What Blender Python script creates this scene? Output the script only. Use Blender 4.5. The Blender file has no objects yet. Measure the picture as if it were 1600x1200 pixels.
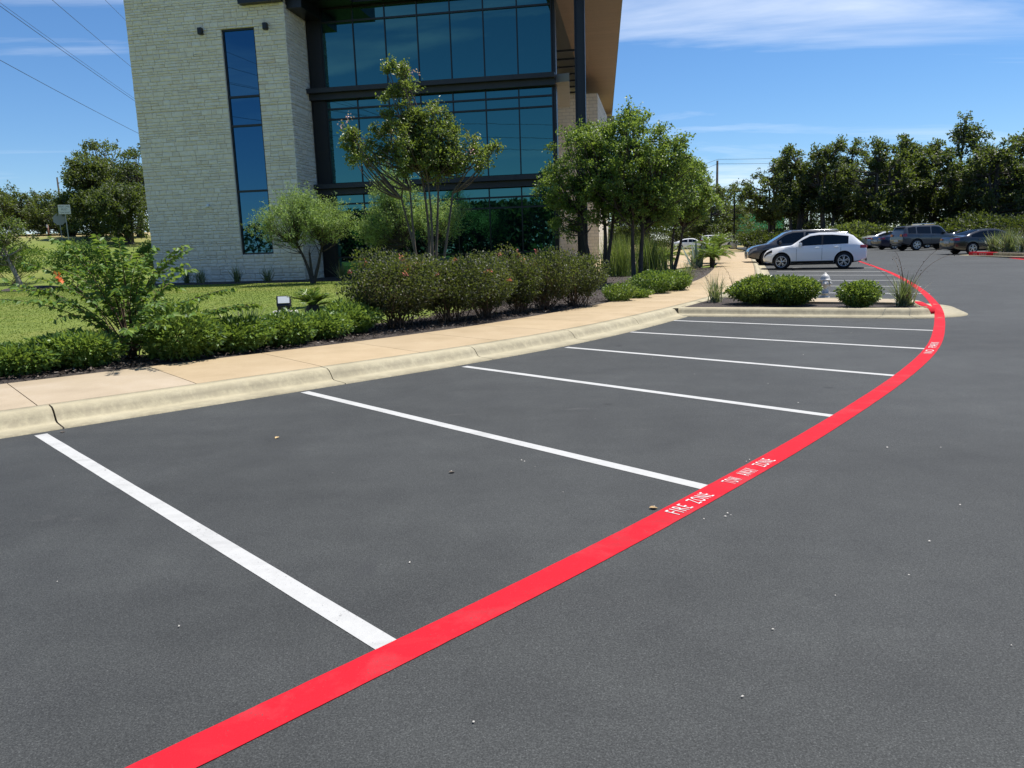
import bpy, bmesh, math, random
import numpy as np
from mathutils import Vector, Matrix

S = bpy.context.scene
COL = S.collection

# ------------------------------------------------------------------ camera
CX = Vector((0.99947, -0.00578, -0.03203))
CY = Vector((0.03255, 0.17738, 0.98360))
CZ = Vector((0.0, -0.98413, 0.17747))
EYE = 1.55
cd = bpy.data.cameras.new('Camera'); cam = bpy.data.objects.new('Camera', cd); COL.objects.link(cam)
cam.matrix_world = Matrix(((CX.x, CY.x, CZ.x, 0), (CX.y, CY.y, CZ.y, 0), (CX.z, CY.z, CZ.z, EYE), (0, 0, 0, 1)))
cd.sensor_width = 36; cd.lens = 1180 / 1600 * 36; cd.clip_end = 3000; cd.clip_start = 0.05
S.camera = cam

# ------------------------------------------------------------------ sky, sun, exposure
SUN_EL, SUN_AZ = math.radians(67), math.radians(58)
W = bpy.data.worlds.new('World'); S.world = W; W.use_nodes = True
nt = W.node_tree; N = nt.nodes; LK = nt.links
for n in list(N): N.remove(n)
out = N.new('ShaderNodeOutputWorld'); bg = N.new('ShaderNodeBackground'); bg.inputs[1].default_value = 0.073
sky = N.new('ShaderNodeTexSky'); sky.sky_type = 'NISHITA'; sky.sun_disc = False
sky.sun_elevation = SUN_EL; sky.sun_rotation = SUN_AZ; sky.altitude = 0; sky.air_density = 1.0; sky.dust_density = 0.0; sky.ozone_density = 10
tc = N.new('ShaderNodeTexCoord'); sep = N.new('ShaderNodeSeparateXYZ'); LK.new(tc.outputs['Generated'], sep.inputs[0])
def wm(op, a, b=None):
    m = N.new('ShaderNodeMath'); m.operation = op
    for i, v in enumerate((a, b)):
        if v is None: continue
        if isinstance(v, (int, float)): m.inputs[i].default_value = v
        else: LK.new(v, m.inputs[i])
    return m.outputs[0]
den = wm('MAXIMUM', wm('ADD', sep.outputs[2], 0.12), 0.03)
comb = N.new('ShaderNodeCombineXYZ')
LK.new(wm('DIVIDE', sep.outputs[0], den), comb.inputs[0]); LK.new(wm('DIVIDE', sep.outputs[1], den), comb.inputs[1])
mp = N.new('ShaderNodeMapping'); mp.inputs['Rotation'].default_value = (0, 0, math.radians(-10)); mp.inputs['Scale'].default_value = (0.42, 1.15, 1)
mp.inputs['Location'].default_value = (-17.85, -13.97, 8.57)
vr = N.new('ShaderNodeVectorRotate'); vr.rotation_type = 'Z_AXIS'; vr.inputs['Angle'].default_value = math.radians(-6); LK.new(comb.outputs[0], vr.inputs[0]); LK.new(vr.outputs[0], mp.inputs[0])
nz = N.new('ShaderNodeTexNoise'); nz.inputs['Scale'].default_value = 1.0; nz.inputs['Detail'].default_value = 7; nz.inputs['Roughness'].default_value = 0.58; nz.inputs['Distortion'].default_value = 0.7
LK.new(mp.outputs[0], nz.inputs[0])
cr = N.new('ShaderNodeValToRGB'); cr.color_ramp.elements[0].position = 0.53; cr.color_ramp.elements[1].position = 0.84
LK.new(nz.outputs[0], cr.inputs[0])
mx = N.new('ShaderNodeMixRGB'); mx.inputs[2].default_value = (9.0, 9.4, 10.0, 1)
LK.new(wm('MULTIPLY', cr.outputs[0], 0.75), mx.inputs[0]); hs_ = N.new('ShaderNodeHueSaturation'); hs_.inputs['Saturation'].default_value = 1.07; LK.new(sky.outputs[0], hs_.inputs['Color']); LK.new(hs_.outputs[0], mx.inputs[1])
LK.new(mx.outputs[0], bg.inputs[0]); LK.new(bg.outputs[0], out.inputs[0])

sl = bpy.data.lights.new('Sun', 'SUN'); sl.energy = 4.2; sl.angle = math.radians(0.53); sl.color = (1.0, 0.955, 0.89)
so = bpy.data.objects.new('Sun', sl); COL.objects.link(so)
to_sun = Vector((math.sin(SUN_AZ) * math.cos(SUN_EL), math.cos(SUN_AZ) * math.cos(SUN_EL), math.sin(SUN_EL)))
so.rotation_euler = to_sun.to_track_quat('Z', 'Y').to_euler(); so.location = (0, 0, 40)
vs = S.view_settings; vs.view_transform = 'Standard'; vs.look = 'None'; vs.gamma = 1; vs.exposure = 0.85; vs.use_curve_mapping = False
S.render.engine = 'CYCLES'; S.cycles.max_bounces = 8; S.cycles.transparent_max_bounces = 8

# ------------------------------------------------------------------ helpers
rng = np.random.default_rng(7)
def za(x, y):
    """height of the paved ground: level, then a gentle rise away to the back"""
    y = np.asarray(y, float)
    return np.interp(y, [-500, 18, 26, 35, 44, 54, 70, 106, 180, 2000], [0, 0, .035, .12, .26, .40, .47, .56, .60, .6])
def sm(a, b, x):
    t = np.clip((np.asarray(x, float) - a) / (b - a), 0, 1); return t * t * (3 - 2 * t)
def ray(px, py):
    d = Vector((px - 800, py - 600, 1180.0))
    w = CX * d.x - CY * d.y - CZ * d.z
    return w
def at(px, py, dz=0.0):
    """survey: where a sight line from the eye meets the paved ground raised by dz"""
    d = ray(px, py); z = dz
    for _ in range(30):
        t = (z - EYE) / d.z; x, y = d.x * t, d.y * t; z = float(za(x, y)) + dz
    return Vector((x, y, z))
def atd(px, py, Y):
    d = ray(px, py); t = Y / d.y
    return Vector((d.x * t, Y, EYE + d.z * t))

def tag(o, label=None, cat=None, group=None, kind=None):
    if label: o['label'] = label
    if cat: o['category'] = cat
    if group: o['group'] = group
    if kind: o['kind'] = kind
    return o
def empty(name, loc=(0, 0, 0), rz=0.0, label=None, cat=None, group=None):
    o = bpy.data.objects.new(name, None); COL.objects.link(o); o.location = loc; o.rotation_euler = (0, 0, rz); o.empty_display_size = .3
    return tag(o, label, cat, group)
def link(name, me, mat=None, parent=None, loc=None):
    o = bpy.data.objects.new(name, me); COL.objects.link(o)
    if mat is not None and not me.materials: me.materials.append(mat)
    if parent is not None: o.parent = parent
    if loc is not None: o.location = loc
    return o
def mesh_np(name, V, F, tint=None, smooth=False):
    """V (n,3), F (m,k) all faces of one size"""
    me = bpy.data.meshes.new(name); V = np.asarray(V, np.float32); F = np.asarray(F, np.int32)
    n, k = F.shape
    me.vertices.add(len(V)); me.vertices.foreach_set('co', V.ravel())
    me.loops.add(n * k); me.loops.foreach_set('vertex_index', F.ravel())
    me.polygons.add(n); me.polygons.foreach_set('loop_start', np.arange(0, n * k, k, dtype=np.int32))
    try: me.polygons.foreach_set('loop_total', np.full(n, k, dtype=np.int32))
    except Exception: pass
    if smooth: me.polygons.foreach_set('use_smooth', np.ones(n, dtype=bool))
    me.update(calc_edges=True)
    if tint is not None:
        a = me.attributes.new('tint', 'FLOAT', 'FACE'); a.data.foreach_set('value', np.asarray(tint, np.float32))
    return me

class MB:
    """collects boxes, prisms, tubes and lathes into one mesh"""
    def __init__(s): s.v = []; s.f = []; s.sm = []
    def add(s, vs, fs, smooth=False):
        b = len(s.v); s.v += [tuple(p) for p in vs]; s.f += [tuple(i + b for i in f) for f in fs]; s.sm += [smooth] * len(fs); return s
    def box(s, c, d, rz=0.0, M=None, bev=0.0):
        hx, hy, hz = d[0] / 2, d[1] / 2, d[2] / 2
        if bev > 0:
            pts = []; b = bev
            bm = bmesh.new(); bmesh.ops.create_cube(bm, size=1); bmesh.ops.scale(bm, vec=d, verts=bm.verts)
            bmesh.ops.bevel(bm, geom=list(bm.edges), offset=bev, segments=2, profile=.6, affect='EDGES')
            bm.verts.ensure_lookup_table(); vs = [v.co.copy() for v in bm.verts]; fs = [[v.index for v in f.verts] for f in bm.faces]; bm.free()
        else:
            vs = [Vector((x, y, z)) for z in (-hz, hz) for y in (-hy, hy) for x in (-hx, hx)]
            fs = [(0, 2, 3, 1), (4, 5, 7, 6), (0, 1, 5, 4), (2, 6, 7, 3), (0, 4, 6, 2), (1, 3, 7, 5)]
        R = M if M is not None else Matrix.Rotation(rz, 3, 'Z')
        return s.add([R @ v + Vector(c) for v in vs], fs)
    def tube(s, pts, rad, n=8, cap=True, smooth=True):
        pts = [Vector(p) for p in pts]; m = len(pts)
        if isinstance(rad, (int, float)): rad = [rad] * m
        vs = []; up = Vector((0, 0, 1))
        for i, p in enumerate(pts):
            t = (pts[min(i + 1, m - 1)] - pts[max(i - 1, 0)]).normalized()
            a = t.cross(up) if abs(t.z) < .95 else t.cross(Vector((1, 0, 0))); a.normalize(); b = t.cross(a)
            for k in range(n):
                q = 2 * math.pi * k / n; vs.append(p + (a * math.cos(q) + b * math.sin(q)) * rad[i])
        fs = [(i * n + k, i * n + (k + 1) % n, (i + 1) * n + (k + 1) % n, (i + 1) * n + k) for i in range(m - 1) for k in range(n)]
        if cap: fs += [tuple(range(n))[::-1], tuple((m - 1) * n + k for k in range(n))]
        return s.add(vs, fs, smooth)
    def lathe(s, prof, c=(0, 0, 0), n=20, M=None, smooth=True):
        vs = []; M = M or Matrix.Identity(3)
        for r, z in prof:
            for k in range(n):
                q = 2 * math.pi * k / n; vs.append(M @ Vector((r * math.cos(q), r * math.sin(q), z)) + Vector(c))
        m = len(prof)
        fs = [(i * n + k, i * n + (k + 1) % n, (i + 1) * n + (k + 1) % n, (i + 1) * n + k) for i in range(m - 1) for k in range(n)]
        fs += [tuple(range(n))[::-1], tuple((m - 1) * n + k for k in range(n))]
        return s.add(vs, fs, smooth)
    def prism(s, poly, z0, z1):
        n = len(poly); vs = [(p[0], p[1], z0) for p in poly] + [(p[0], p[1], z1) for p in poly]
        fs = [tuple(range(n))[::-1], tuple(range(n, 2 * n))] + [(i, (i + 1) % n, n + (i + 1) % n, n + i) for i in range(n)]
        return s.add(vs, fs)
    def mesh(s, name):
        me = bpy.data.meshes.new(name); me.from_pydata(s.v, [], s.f)
        me.polygons.foreach_set('use_smooth', s.sm); me.update(); return me
    def build(s, name, mat, parent=None, loc=None): return link(name, s.mesh(name), mat, parent, loc)

def ngon_sheet(name, poly, z, mat, kind='structure', parent=None, zf=None):
    bm = bmesh.new(); vs = [bm.verts.new((p[0], p[1], z + (float(zf(p[0], p[1])) if zf else 0))) for p in poly]
    f = bm.faces.new(vs); f.normal_update()
    if f.normal.z < 0: f.normal_flip()
    bmesh.ops.triangulate(bm, faces=bm.faces[:]); me = bpy.data.meshes.new(name); bm.to_mesh(me); bm.free()
    o = link(name, me, mat, parent)
    if kind: o['kind'] = kind
    return o

# ------------------------------------------------------------------ materials
def newmat(name):
    m = bpy.data.materials.new(name); m.use_nodes = True; t = m.node_tree
    return m, t, t.nodes, t.links, t.nodes['Principled BSDF']
def nd(t, typ, **kw):
    n = t.nodes.new(typ)
    for k, v in kw.items():
        if k in n.inputs: n.inputs[k].default_value = v
        else: setattr(n, k, v)
    return n
def ramp(t, src, stops):
    r = t.nodes.new('ShaderNodeValToRGB'); e = r.color_ramp.elements
    while len(e) < len(stops): e.new(.5)
    for i, (p, c) in enumerate(stops): e[i].position = p; e[i].color = (*c, 1) if len(c) == 3 else c
    t.links.new(src, r.inputs[0]); return r.outputs[0]
def mixc(t, fac, a, b, mode='MIX'):
    m = t.nodes.new('ShaderNodeMixRGB'); m.blend_type = mode
    for i, v in ((0, fac), (1, a), (2, b)):
        if isinstance(v, (int, float)): m.inputs[i].default_value = v
        elif isinstance(v, tuple): m.inputs[i].default_value = (*v, 1)
        else: t.links.new(v, m.inputs[i])
    return m.outputs[0]
def geo_pos(t): return t.nodes.new('ShaderNodeNewGeometry').outputs['Position']
def noise(t, vec, scale, detail=4, rough=.55, dist=0.0, sc=None):
    if sc:
        mp = nd(t, 'ShaderNodeMapping'); mp.inputs['Scale'].default_value = sc; t.links.new(vec, mp.inputs[0]); vec = mp.outputs[0]
    n = nd(t, 'ShaderNodeTexNoise', Scale=scale, Detail=detail, Roughness=rough, Distortion=dist); t.links.new(vec, n.inputs[0]); return n.outputs[0]
def bump(t, bs, h, strength, dist=.01):
    b = nd(t, 'ShaderNodeBump', Strength=strength, Distance=dist); t.links.new(h, b.inputs['Height']); t.links.new(b.outputs[0], bs.inputs['Normal'])
def flat(name, col, rough=.6, metal=0.0, coat=0.0, spec=.5, var=.0, vscale=8.0):
    m, t, n, l, b = newmat(name); b.inputs['Base Color'].default_value = (*col, 1); b.inputs['Roughness'].default_value = rough; b.inputs['Metallic'].default_value = metal
    b.inputs['Coat Weight'].default_value = coat; b.inputs['Coat Roughness'].default_value = .04; b.inputs['Specular IOR Level'].default_value = spec
    if var > 0:
        o = n.new('ShaderNodeTexCoord').outputs['Object']; q = noise(t, o, vscale, 5, .6)
        l.new(ramp(t, q, [(.3, tuple(c * (1 - var) for c in col)), (.7, tuple(min(1, c * (1 + var)) for c in col))]), b.inputs['Base Color'])
    return m
def leafmat(name, stops, rough=.45, trans=.32, spec=.45):
    m, t, n, l, b = newmat(name)
    a = nd(t, 'ShaderNodeAttribute'); a.attribute_name = 'tint'
    c = ramp(t, a.outputs['Fac'], stops); l.new(c, b.inputs['Base Color']); b.inputs['Roughness'].default_value = rough; b.inputs['Specular IOR Level'].default_value = spec
    tr = nd(t, 'ShaderNodeBsdfTranslucent'); l.new(mixc(t, .55, c, (.30, .40, .04), 'MIX'), tr.inputs[0])
    ms = nd(t, 'ShaderNodeMixShader'); ms.inputs[0].default_value = trans
    l.new(b.outputs[0], ms.inputs[1]); l.new(tr.outputs[0], ms.inputs[2]); l.new(ms.outputs[0], n['Material Output'].inputs[0])
    return m
M = {}
def asphalt():
    m, t, n, l, b = newmat('asphalt'); p = geo_pos(t)
    vor = nd(t, 'ShaderNodeTexVoronoi', Scale=210.0); l.new(p, vor.inputs[0]); sv_ = n.new('ShaderNodeSeparateColor'); l.new(vor.outputs['Color'], sv_.inputs[0]); nf_ = noise(t, p, 150, 2, .85); fa_ = nd(t, 'ShaderNodeMath', operation='MULTIPLY_ADD'); l.new(sv_.outputs[0], fa_.inputs[0]); fa_.inputs[1].default_value = .18; fb_ = nd(t, 'ShaderNodeMath', operation='MULTIPLY'); l.new(nf_, fb_.inputs[0]); fb_.inputs[1].default_value = .82; l.new(fb_.outputs[0], fa_.inputs[2]); fine = fa_.outputs[0]; grain = noise(t, p, 60, 3, .7); big = noise(t, p, .33, 5, .6, .4); mid = noise(t, p, 2.3, 6, .65, 0, (1, 1.0, 1))
    grit = nd(t, 'ShaderNodeTexVoronoi', Scale=130.0); l.new(p, grit.inputs[0])
    c = ramp(t, fine, [(.28, (.018, .0192, .0188)), (.5, (.041, .0435, .0425)), (.68, (.078, .082, .079)), (.78, (.18, .186, .178))])
    c = mixc(t, .5, c, ramp(t, grain, [(.3, (.8, .8, .8)), (.7, (1.2, 1.2, 1.2))]), 'MULTIPLY')
    c = mixc(t, .55, c, ramp(t, big, [(.3, (.60, .60, .60)), (.52, (.95, .95, .95)), (.72, (1.28, 1.28, 1.28))]), 'MULTIPLY')
    c = mixc(t, .6, c, ramp(t, mid, [(.32, (.78, .78, .80)), (.6, (1.05, 1.05, 1.05)), (.78, (1.35, 1.35, 1.33))]), 'MULTIPLY')
    # drag marks and pale dusty scuffs lying across the stalls
    scuff = noise(t, p, 1.0, 6, .7, .5, (.55, 2.2, 1)); sc2 = noise(t, p, .23, 2, .5)
    mk = nd(t, 'ShaderNodeMath', operation='MULTIPLY'); l.new(ramp(t, scuff, [(.64, (0, 0, 0)), (.80, (1, 1, 1))]), mk.inputs[0]); l.new(ramp(t, sc2, [(.45, (0, 0, 0)), (.62, (1, 1, 1))]), mk.inputs[1])
    c = mixc(t, mk.outputs[0], c, (.12, .118, .11))
    trk = noise(t, p, .55, 4, .6, .3, (.35, 3.2, 1)); c = mixc(t, .3, c, ramp(t, trk, [(.30, (.74, .74, .75)), (.5, (1, 1, 1)), (.72, (1.16, 1.16, 1.15))]), 'MULTIPLY')
    drip = nd(t, 'ShaderNodeTexVoronoi', Scale=.8); l.new(p, drip.inputs[0]); c = mixc(t, ramp(t, drip.outputs['Distance'], [(.0, (.75,) * 3), (.035, (.55,) * 3), (.06, (0, 0, 0))]), c, (.016, .016, .017))
    dk = noise(t, p, .9, 4, .6, 1.2); c = mixc(t, ramp(t, dk, [(.68, (0, 0, 0)), (.78, (.45, .45, .45))]), c, (.030, .031, .033))
    l.new(c, b.inputs['Base Color']); b.inputs['Roughness'].default_value = .8; b.inputs['Specular IOR Level'].default_value = .28
    bump(t, b, fine, .12, .003); return m
M['asphalt'] = asphalt()
def paint(name, col, wear):
    m, t, n, l, b = newmat(name); p = geo_pos(t)
    q = noise(t, p, 70, 4, .75); r = noise(t, p, 3.1, 5, .65, .3); f = noise(t, p, 14, 4, .6)
    c = mixc(t, ramp(t, f, [(.35, (0, 0, 0)), (.75, (.5, .5, .5))]), col, tuple(x * .8 for x in col))
    c = mixc(t, ramp(t, r, [(.52, (0, 0, 0)), (.72, (.45, .45, .45))]), c, tuple(x * .62 + .05 for x in col))
    ty = noise(t, p, 1.3, 5, .65, .5, (.5, 2.6, 1)); c = mixc(t, ramp(t, ty, [(.54, (0, 0, 0)), (.70, (.38, .38, .38))]), c, tuple(x * .45 + .03 for x in col))
    w = nd(t, 'ShaderNodeMath', operation='ADD'); l.new(q, w.inputs[0]); l.new(ramp(t, r, [(.3, (0, 0, 0)), (.8, (.12, .12, .12))]), w.inputs[1])
    c = mixc(t, ramp(t, w.outputs[0], [(.68 - wear, (0, 0, 0)), (.75 - wear, (.9, .9, .9))]), c, (.06, .06, .06))
    l.new(c, b.inputs['Base Color']); b.inputs['Roughness'].default_value = .8; b.inputs['Specular IOR Level'].default_value = .12; bump(t, b, q, .5, .004); return m
M['red'] = paint('red_paint', (.48, .011, .022), .0)
M['white_paint'] = paint('white_paint', (.43, .43, .415), .0)
M['stencil'] = paint('stencil_paint', (.60, .58, .56), .02)
def concrete(name, stops, objrand=0.0, stain=.5, streak=0.0):
    m, t, n, l, b = newmat(name); p = geo_pos(t)
    q = noise(t, p, 1.7, 6, .6, .2); f = noise(t, p, 60, 3, .7); c = ramp(t, q, stops)
    c = mixc(t, .35, c, ramp(t, f, [(.3, (.8, .8, .8)), (.7, (1.15, 1.15, 1.15))]), 'MULTIPLY')
    s = noise(t, p, 5.5, 7, .75, .6); c = mixc(t, ramp(t, s, [(.58, (0, 0, 0)), (.75, (stain,) * 3)]), c, tuple(x * .62 for x in stops[1][1]))
    if streak:
        k_ = noise(t, p, 9, 5, .75, .2, (1, 1, .12)); g_ = n.new('ShaderNodeNewGeometry'); sx = n.new('ShaderNodeSeparateXYZ'); l.new(g_.outputs['Normal'], sx.inputs[0])
        mm = nd(t, 'ShaderNodeMath', operation='MULTIPLY'); l.new(ramp(t, k_, [(.36, (0, 0, 0)), (.56, (streak,) * 3)]), mm.inputs[0]); l.new(ramp(t, sx.outputs[2], [(.25, (1, 1, 1)), (.93, (.25, .25, .25)), (1, (0, 0, 0))]), mm.inputs[1])
        c = mixc(t, mm.outputs[0], c, (.175, .152, .108))
    if objrand:
        oi = n.new('ShaderNodeObjectInfo'); c = mixc(t, .9, c, ramp(t, oi.outputs['Random'], [(0, (1 - objrand, 1 - objrand * .9, 1 - objrand * .7)), (1, (1 + objrand * .4,) * 3)]), 'MULTIPLY')
    l.new(c, b.inputs['Base Color']); b.inputs['Roughness'].default_value = .85; b.inputs['Specular IOR Level'].default_value = .3; bump(t, b, f, .35, .003); return m
M['kerb'] = concrete('kerb_concrete', [(.3, (.30, .265, .175)), (.5, (.38, .335, .222)), (.75, (.43, .385, .265))], 0.04, .55, .85)
M['walk'] = concrete('sidewalk_concrete', [(.3, (.335, .255, .15)), (.5, (.375, .285, .172)), (.75, (.41, .32, .20))], 0.05, .3)
M['walk_grey'] = concrete('sidewalk_concrete_grey', [(.3, (.325, .262, .18)), (.5, (.365, .295, .205)), (.75, (.40, .33, .24))], 0.04, .35)
M['conc'] = concrete('concrete', [(.3, (.42, .40, .36)), (.5, (.50, .48, .43)), (.75, (.56, .54, .5))], 0, .3)
M['joint'] = flat('joint_dirt', (.085, .065, .045), .9)
def groundmat():
    m, t, n, l, b = newmat('lawn_soil'); p = geo_pos(t)
    a = noise(t, p, .22, 5, .6, .4); f = noise(t, p, 40, 3, .7, 0, (1, .6, 1)); mid = noise(t, p, 2.4, 6, .65, .3, (.6, 2.4, 1))
    c = ramp(t, a, [(.28, (.125, .18, .032)), (.50, (.16, .20, .040)), (.72, (.22, .215, .060))])
    c = mixc(t, .8, c, ramp(t, mid, [(.28, (.62, .70, .6)), (.55, (1, 1, 1)), (.78, (1.4, 1.28, 1.2))]), 'MULTIPLY')
    c = mixc(t, .8, c, ramp(t, f, [(.3, (.55, .6, .5)), (.6, (1.05, 1.05, 1)), (.8, (1.5, 1.4, 1.2))]), 'MULTIPLY')
    # dry summer ground beyond the mown lawn
    sp = n.new('ShaderNodeSeparateXYZ'); l.new(p, sp.inputs[0])
    dr = nd(t, 'ShaderNodeMapRange'); dr.inputs['From Min'].default_value = 55; dr.inputs['From Max'].default_value = 78; l.new(sp.outputs[1], dr.inputs['Value'])
    q = noise(t, p, .15, 4, .6); ad = nd(t, 'ShaderNodeMath', operation='MULTIPLY'); l.new(dr.outputs[0], ad.inputs[0]); l.new(ramp(t, q, [(.3, (.55,) * 3), (.6, (1,) * 3)]), ad.inputs[1])
    c = mixc(t, ad.outputs[0], c, mixc(t, f, (.27, .21, .09), (.40, .31, .16)))
    l.new(c, b.inputs['Base Color']); b.inputs['Roughness'].default_value = .9; b.inputs['Specular IOR Level'].default_value = .2; bump(t, b, f, .9, .03); return m
M['ground'] = groundmat()
def mulchmat():
    m, t, n, l, b = newmat('mulch'); p = geo_pos(t)
    f = noise(t, p, 42, 4, .75); q = noise(t, p, 3, 4, .6)
    c = ramp(t, f, [(.3, (.018, .014, .012)), (.5, (.055, .043, .036)), (.68, (.10, .080, .066)), (.8, (.19, .16, .135))])
    c = mixc(t, .6, c, ramp(t, q, [(.3, (.7, .7, .7)), (.7, (1.2, 1.2, 1.2))]), 'MULTIPLY')
    l.new(c, b.inputs['Base Color']); b.inputs['Roughness'].default_value = .95; bump(t, b, f, 1.0, .04); return m
M['mulch'] = mulchmat()
M['chip'] = leafmat('mulch_chip', [(0, (.022, .017, .014)), (.55, (.065, .050, .041)), (.9, (.15, .125, .105)), (1, (.30, .27, .24))], .9, 0.0, .1)
def stonemat(name, attr):
    m, t, n, l, b = newmat(name); p = n.new('ShaderNodeTexCoord').outputs['Object'] if False else geo_pos(t)
    if attr: r = nd(t, 'ShaderNodeAttribute'); r.attribute_name = 'tint'; src = r.outputs['Fac']
    else: src = n.new('ShaderNodeObjectInfo').outputs['Random']
    c = ramp(t, src, [(0, (.74, .65, .53)), (.35, (.79, .70, .575)), (.7, (.815, .73, .605)), (.98, (.83, .75, .635)), (1, (.70, .58, .45))])
    q = noise(t, p, 7, 6, .65, .4); f = noise(t, p, 28, 5, .7)
    c = mixc(t, .75, c, ramp(t, q, [(.3, (.86, .85, .82)), (.6, (1.02, 1.02, 1.02)), (.8, (1.14, 1.13, 1.1))]), 'MULTIPLY')
    l.new(c, b.inputs['Base Color']); b.inputs['Roughness'].default_value = .9; b.inputs['Specular IOR Level'].default_value = .2; bump(t, b, f, .3, .015); return m
M['stone'] = stonemat('limestone', False); M['stone_a'] = stonemat('limestone_field', True)
M['mortar'] = flat('mortar', (.66, .585, .47), .95, var=.12)
def stonebump():
    m, t, n, l, b = newmat('limestone_far'); p = n.new('ShaderNodeTexCoord').outputs['Object']
    br = nd(t, 'ShaderNodeTexBrick'); br.inputs['Scale'].default_value = 1.0; br.inputs['Brick Width'].default_value = .5; br.inputs['Row Height'].default_value = .21; br.inputs['Mortar Size'].default_value = .012
    br.inputs['Color1'].default_value = (.60, .54, .43, 1); br.inputs['Color2'].default_value = (.66, .60, .49, 1); br.inputs['Mortar'].default_value = (.38, .35, .3, 1)
    mp = nd(t, 'ShaderNodeMapping'); mp.inputs['Rotation'].default_value = (math.radians(90), 0, 0); l.new(p, mp.inputs[0]); l.new(mp.outputs[0], br.inputs[0])
    l.new(br.outputs[0], b.inputs['Base Color']); b.inputs['Roughness'].default_value = .9; bump(t, b, noise(t, p, 12, 5, .7), .7, .03); return m
M['stone_far'] = stonebump()
def glassmat(name, tint, refl, dark):
    m, t, n, l, b = newmat(name); p = geo_pos(t)
    n.remove(b)
    g = nd(t, 'ShaderNodeBsdfGlossy'); g.inputs['Roughness'].default_value = .012; g.inputs['Color'].default_value = (*tint, 1)
    d = nd(t, 'ShaderNodeBsdfDiffuse'); d.inputs[0].default_value = (*dark, 1)
    lw = nd(t, 'ShaderNodeFresnel'); lw.inputs[0].default_value = 1.9
    mr = nd(t, 'ShaderNodeMath', operation='ADD'); mr.inputs[1].default_value = refl; l.new(lw.outputs[0], mr.inputs[0])
    ms = nd(t, 'ShaderNodeMixShader'); l.new(mr.outputs[0], ms.inputs[0]); l.new(d.outputs[0], ms.inputs[1]); l.new(g.outputs[0], ms.inputs[2]); l.new(ms.outputs[0], n['Material Output'].inputs[0])
    q = noise(t, p, .8, 2, .5); bp = nd(t, 'ShaderNodeBump', Strength=.05, Distance=.02); l.new(q, bp.inputs['Height']); l.new(bp.outputs[0], g.inputs['Normal'])
    return m
M['glass'] = glassmat('curtain_wall_glass', (.20, .56, .57), .17, (.002, .006, .008))
M['glass_blue'] = glassmat('slot_window_glass', (.14, .40, .62), .19, (.002, .005, .012))
M['car_glass'] = glassmat('car_glass', (.30, .34, .37), .02, (.004, .005, .006))
M['screen_glass'] = glassmat('windscreen_glass', (.85, .95, 1.0), .16, (.03, .04, .05))
M['dark_metal'] = flat('dark_bronze_metal', (.012, .012, .013), .45, .0, 0, .5)
M['black_metal'] = flat('black_metal', (.008, .008, .009), .4)
M['col_metal'] = flat('column_metal', (.022, .024, .027), .38, .3)
M['ledge_metal'] = flat('ledge_metal', (.030, .031, .035), .5, .2, var=.15, vscale=1.5)
M['panel'] = flat('grey_panel', (.22, .205, .185), .7, var=.08, vscale=2)
def wood():
    m, t, n, l, b = newmat('soffit_wood'); p = n.new('ShaderNodeTexCoord').outputs['Object']
    g = noise(t, p, 3, 5, .6, .3, (1.2, 14, 1)); c = ramp(t, g, [(.3, (.15, .095, .068)), (.6, (.18, .118, .086)), (.8, (.205, .138, .102))])
    oi = n.new('ShaderNodeObjectInfo'); c = mixc(t, .8, c, ramp(t, oi.outputs['Random'], [(0, (.92, .92, .92)), (1, (1.06, 1.05, 1.04))]), 'MULTIPLY')
    l.new(c, b.inputs['Base Color']); b.inputs['Roughness'].default_value = .6; return m
M['wood'] = wood()
def bark(name, a, c2):
    m, t, n, l, b = newmat(name); p = geo_pos(t); q = noise(t, p, 14, 5, .65, .6, (1, 1, .25))
    l.new(ramp(t, q, [(.3, a), (.7, c2)]), b.inputs['Base Color']); b.inputs['Roughness'].default_value = .9; bump(t, b, q, .7, .02); return m
M['bark_myrtle'] = bark('myrtle_bark', (.06, .047, .037), (.17, .135, .105))
M['bark_dark'] = bark('dark_bark', (.025, .020, .016), (.085, .07, .058))
M['bark_oak'] = bark('oak_bark', (.03, .026, .022), (.10, .088, .075))
M['bark_pale'] = bark('pale_bark', (.16, .14, .12), (.36, .32, .28))
M['stem'] = flat('green_stem', (.10, .11, .035), .7)
M['twig'] = flat('brown_twig', (.10, .065, .04), .8)
G3 = lambda a, b_, c, d: [(0, a), (.4, b_), (.8, c), (1, d)]
M['lf_myrtle'] = leafmat('myrtle_leaf', G3((0.048, 0.080, 0.019), (0.096, 0.146, 0.032), (0.168, 0.215, 0.054), (0.319, 0.208, 0.080)), .42, 0.42)
M['lf_tree'] = leafmat('street_tree_leaf', G3((0.054, 0.105, 0.022), (0.105, 0.186, 0.038), (0.201, 0.288, 0.058), (0.288, 0.345, 0.097)), .42, 0.45)
M['lf_willow'] = leafmat('willow_leaf', G3((0.140, 0.234, 0.070), (0.234, 0.362, 0.106), (0.352, 0.479, 0.152), (0.468, 0.538, 0.211)), .55, .40)
M['lf_hawthorn'] = leafmat('hawthorn_leaf', G3((0.048, 0.096, 0.022), (0.094, 0.171, 0.034), (0.159, 0.261, 0.057), (0.243, 0.355, 0.084)), .42, 0.38, .4)
M['lf_vitex'] = leafmat('arching_shrub_leaf', G3((0.047, 0.102, 0.022), (0.085, 0.174, 0.034), (0.139, 0.248, 0.053), (0.217, 0.310, 0.078)), .46, 0.45, .3)
M['lf_rose'] = leafmat('rose_leaf', G3((0.022, 0.031, 0.018), (0.044, 0.053, 0.026), (0.079, 0.075, 0.037), (0.149, 0.083, 0.050)), .5, 0.30, .35)
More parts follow.
